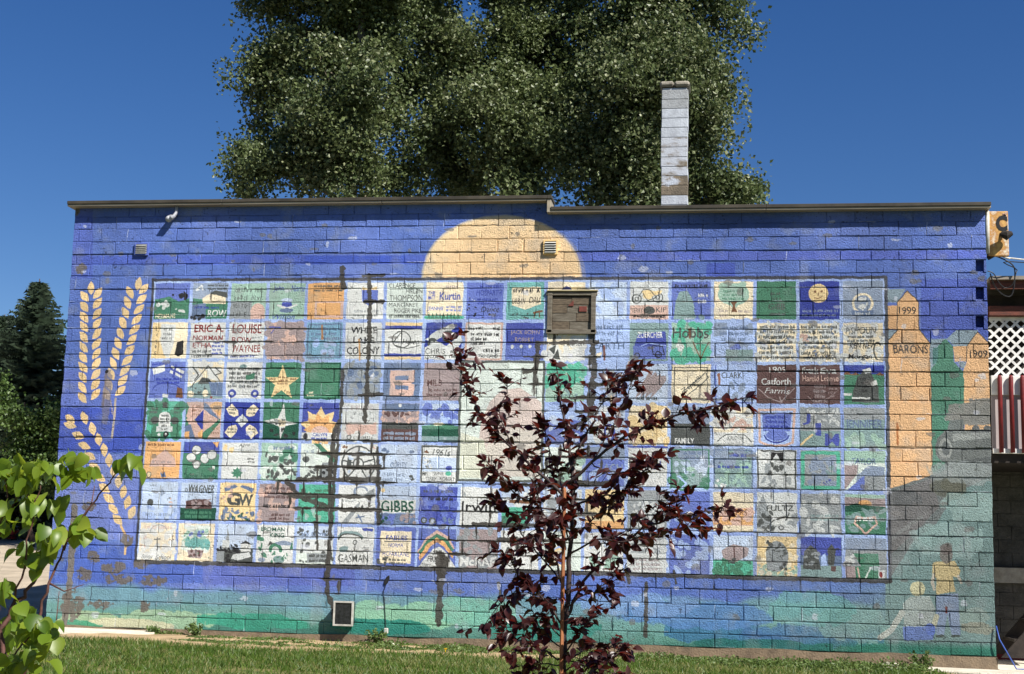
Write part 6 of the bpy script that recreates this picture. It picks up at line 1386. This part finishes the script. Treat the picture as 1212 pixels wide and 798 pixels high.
br([(672, 575), (700, 548), (735, 520), (775, 500), (820, 486), (855, 480), (888, 470)], [0, -.05, -.1, -.12, -.16, -.2, -.22], .013, .003)
br([(669, 735), (690, 690), (720, 655), (760, 625), (800, 612), (835, 606), (862, 604)], [0, .05, .1, .12, .14, .16, .18], .013, .003)
br([(669, 745), (640, 705), (615, 680), (600, 660), (588, 650)], [0, -.1, -.18, -.22, -.25], .009, .003)
br([(671, 610), (640, 600), (610, 585), (590, 560), (575, 545)], [0, -.12, -.2, -.26, -.3], .009, .003)
br([(672, 560), (690, 520), (706, 490), (718, 460), (750, 440)], [0, .08, .14, .16, .18], .008, .003)
br([(700, 548), (728, 500), (742, 470), (752, 438)], [-.05, .0, .04, .06], .006, .003)
br([(672, 600), (700, 590), (735, 585), (755, 560), (757, 545)], [0, -.14, -.2, -.24, -.26], .009, .003)
br([(669, 640), (690, 625), (720, 600), (745, 578)], [0, .16, .26, .3], .008, .003)
br([(668, 690), (640, 660), (618, 630), (606, 610), (585, 590)], [0, .16, .24, .3, .32], .008, .003)
br([(668, 780), (640, 770), (620, 768), (605, 775)], [0, -.1, -.2, -.26], .008, .003)
br([(668, 785), (690, 770), (715, 762), (738, 775)], [0, .12, .2, .26], .008, .003)
br([(668, 775), (690, 745), (706, 720)], [0, -.16, -.22], .007, .003)
br([(669, 700), (650, 640), (640, 600), (632, 560)], [0, -.2, -.26, -.3], .009, .003)
br([(605, 530), (590, 490), (600, 455)], [.12, .08, .05], .006, .003)
br([(670, 660), (700, 640), (740, 640), (785, 628), (820, 625)], [0, -.2, -.3, -.34, -.36], .008, .003)
br([(670, 650), (660, 610), (640, 620), (620, 650)], [0, -.3, -.36, -.4], .007, .003)
br([(760, 625), (790, 600), (812, 585)], [.12, .08, .05], .005, .003)
br([(640, 705), (610, 700), (590, 715), (574, 740)], [-.1, -.14, -.16, -.18], .005, .003)
br([(668, 770), (640, 745), (628, 720), (640, 690)], [0, .2, .26, .28], .006, .003)
br([(668, 790), (650, 785), (628, 790), (612, 800)], [0, .2, .3, .34], .006, .003)
br([(668, 780), (700, 790), (725, 796), (745, 800)], [0, -.2, -.26, -.3], .006, .003)
br([(669, 760), (640, 730), (620, 735), (596, 755)], [0, -.12, -.18, -.22], .006, .003)
br([(669, 720), (690, 705), (712, 700), (730, 680)], [0, -.12, -.18, -.22], .006, .003)
br([(668, 795), (690, 780), (712, 782), (735, 770)], [0, -.1, -.14, -.16], .006, .003)
br([(672, 640), (655, 560), (650, 520), (640, 500)], [0, .2, .24, .28], .007, .003)
br([(700, 548), (720, 560), (760, 560), (780, 540)], [-.05, -.14, -.2, -.2], .006, .003)
sp = []
for bi, (pl, r1) in enumerate(tw):
    L = sum((pl[i + 1] - pl[i]).length for i in range(len(pl) - 1)); start = .42 if bi == 0 else .22
    acc = 0
    for i in range(len(pl) - 1):
        seg = pl[i + 1] - pl[i]; t = acc / L; acc += seg.length
        if t < start: continue
        k = int(seg.length * (56 if bi else 50)) + 1
        for _ in range(k):
            q = pl[i].lerp(pl[i + 1], rs.random()); side = Vector((rs.gauss(0, 1), rs.gauss(0, 1), rs.gauss(0, .8)))
            if rs.random() < .45:       # side twig carrying several leaves
                ln = rs.uniform(.06, .20); d = (seg.normalized() * .6 + side.normalized()).normalized(); e = q + d * ln
                mb.tube([q, q.lerp(e, .5) + Vector((0, 0, .008)), e], [.003, .0024, .0015], 4)
                for j in range(rs.randrange(3, 6)):
                    dd = d + Vector((rs.gauss(0, .7), rs.gauss(0, .7), rs.gauss(-.25, .5))); sp.append((q.lerp(e, .35 + .65 * rs.random()), dd, rs.uniform(.5, 1.15)))
            else:
                dd = seg.normalized() * .4 + side.normalized() + Vector((0, 0, -.3)); sp.append((q, dd, rs.uniform(.7, 1.2)))
    for _ in range(5): sp.append((pl[-1], (pl[-1] - pl[-3]).normalized() + Vector((rs.gauss(0, .6), rs.gauss(0, .6), rs.gauss(0, .5))), rs.uniform(.7, 1.1)))
mb.build('trunk', M_PBARK, PT, True)
print('plum leaves', len(sp))
PL = [leaf_mesh('plum_leaf', .082, .028 * f, OVATE, c_, M_PLUM, fo) for f, c_, fo in ((1, .1, .2), (1.1, .25, .35), (.9, .02, .1), (1.0, .4, .5), (.85, .2, .7), (1.05, -.1, .3))]
place_leaves('leaf', sp, PL, PT, M_PLUM, 300, 'foliage')
# its stake
M_STAKE = mat('stake_wood', lin((168, 112, 74)), lin((128, 80, 52)), .8, 14, 6, .002, 60, stretch=(1, 1, .15))
a = at(668, 577, YS - .05); c = at(664, 798, YS - .05)
mb = MB(); mb.tube([(c.x, c.y, gz(c.x, c.y) - .1), (c.x, c.y, c.z), (a.x, a.y, a.z - .02), (a.x, a.y, a.z)], [.015, .015, .014, .009], 7)
tag(mb.build('wooden_stake', M_STAKE), 'thin brown wooden stake supporting the plum sapling', 'stake')

# ------------------------------------------------------------------ green sapling at the left edge
YG = -15.2
M_GLEAF = leaf_mat('green_leaf', [(.09, .16, .012), (.15, .22, .016), (.055, .11, .010), (.24, .30, .030)], .40, .42, (.36, .44, .03), .45)
M_GBARK = mat('sapling_bark', lin((98, 64, 56)), lin((70, 48, 44)), .7, 25, 6, .002, 90)
gb = at(12, 798, YG); gb.z = gz(gb.x, YG)
GT_ = empty('green_sapling', gb); tag(GT_, 'bright green heart-leaved sapling in front of the wheat end of the wall', 'sapling')
mb = MB(); tw = []
YS_, YS = YS, YG
mb.tube([gb - Vector((0, 0, .05)), gb + Vector((0, 0, .1)), at(8, 798, YG)], [.018, .016, .013], 7)
br([(8, 798), (0, 745), (18, 715), (45, 680), (62, 645), (80, 628)], [0, 0, .02, .03, .05, .06], .012, .004)
br([(30, 798), (45, 735), (58, 690), (76, 650), (84, 620)], [.05, .08, .08, .1, .12], .008, .003)
br([(76, 650), (100, 610), (125, 575), (140, 557), (156, 546)], [.1, .08, .06, .05, .04], .005, .002)
br([(18, 715), (30, 650), (42, 600), (48, 575)], [.02, -.08, -.12, -.15], .005, .002)
br([(0, 745), (-8, 690), (-4, 640), (6, 600), (10, 560)], [0, -.05, -.1, -.12, -.14], .007, .002)
br([(8, 798), (20, 770), (38, 748), (55, 735)], [0, -.1, -.14, -.18], .005, .002)
br([(8, 798), (-5, 770), (2, 740), (12, 725)], [0, .1, .14, .18], .005, .002)
YS = YS_
for pts, ds in (([(-4, 640), (28, 570), (52, 545)], (-.1, -.1, -.05)),
                ([(58, 690), (76, 700), (99, 692)], (.08, .1, .12)), ([(45, 735), (66, 742), (70, 700)], (.08, .1, .12)), ([(100, 610), (108, 598), (112, 575)], (.08, .1, .12))):
    mb.tube([at(px, py, YG + d) for (px, py), d in zip(pts, ds)], [.005] + [.003] * (len(pts) - 2) + [.0015], 5)
mb.build('trunk', M_GBARK, GT_, True)
GL = [leaf_mesh('green_leaf', .067, .032 * f, HEART, c_, M_GLEAF, fo) for f, c_, fo in ((1, .15, .25), (1.05, .35, .4), (.95, .05, .15), (.9, .5, .55))]
sp = []
def cluster(px, py, rx, ry, k, dy=0.0, s0=.75, s1=1.15):
    for _ in range(int(k * 1.0)):
        u = rs.gauss(0, .45); v = rs.gauss(0, .45)
        sp.append((at(px + u * rx, py + v * ry, YG + dy + rs.gauss(0, .05)), Vector((rs.gauss(0, .5) + u * .5, rs.gauss(-.3, .5), rs.gauss(-.65, .45))), rs.uniform(s0, s1)))
for args in [(14, 560, 22, 26, 22, -.1), (46, 560, 22, 22, 16, -.1), (88, 552, 18, 20, 18, .05), (100, 560, 8, 16, 6, .06), (158, 546, 16, 9, 12, .05), (32, 600, 22, 16, 12, -.1), (52, 630, 24, 20, 20, .0), (94, 624, 15, 12, 16, .1), (72, 596, 14, 14, 5, .05),
             (30, 655, 16, 10, 6, .0), (50, 660, 12, 10, 4), (45, 735, 20, 18, 14, -.15), (10, 745, 22, 22, 14, .1), (8, 785, 24, 18, 16, -.05), (46, 775, 22, 20, 16, -.15), (28, 715, 14, 12, 6, -.1), (60, 752, 10, 20, 6, -.1), (0, 690, 14, 20, 6, 0), (4, 625, 14, 14, 7, -.1)]:
    cluster(*args)
print('green leaves', len(sp))
place_leaves('leaf', sp, GL, GT_, M_GLEAF, 300, 'foliage')

# ------------------------------------------------------------------ red planter far up the yard
pp = at(12, 634, 22); pz = gz(pp.x, 22)
PLN = empty('red_planter', (pp.x, 22, pz)); tag(PLN, 'red planter box of pale flowers on dark legs in the yard', 'planter')
s_ = 1.0
M_REDP = mat('red_planter_paint', lin((176, 48, 38)), lin((150, 40, 34)), .6, 8)
zt = at(12, 627, 22).z; zb_ = at(12, 638, 22).z; xw = at(19.5, 634, 22).x; x0 = at(-6, 634, 22).x
mb = MB(); mb.prism([(x0 + .03, zb_), (xw - .03, zb_), (xw, zt), (x0, zt)], 21.8, 22.2); mb.build('box', M_REDP, PLN, bevel=.01)
for x in (x0 + .06, xw - .1):
    mb = MB(); mb.box(x, x + .05, 21.85, 22.15, pz - .02, zb_); mb.build('leg', M_DARKWOOD, PLN)
M_FLOW = leaf_mat('pale_flower', [(.6, .55, .5), (.75, .72, .66), (.5, .3, .3), (.1, .2, .05)], .6, .2)
n = 260; P = np.stack([rng.uniform(x0, xw, n), rng.uniform(21.8, 22.2, n), zt + .12 * rng.random(n)], 1); leaf_cloud('flowers', P, .06, M_FLOW, PLN, .6, .9)
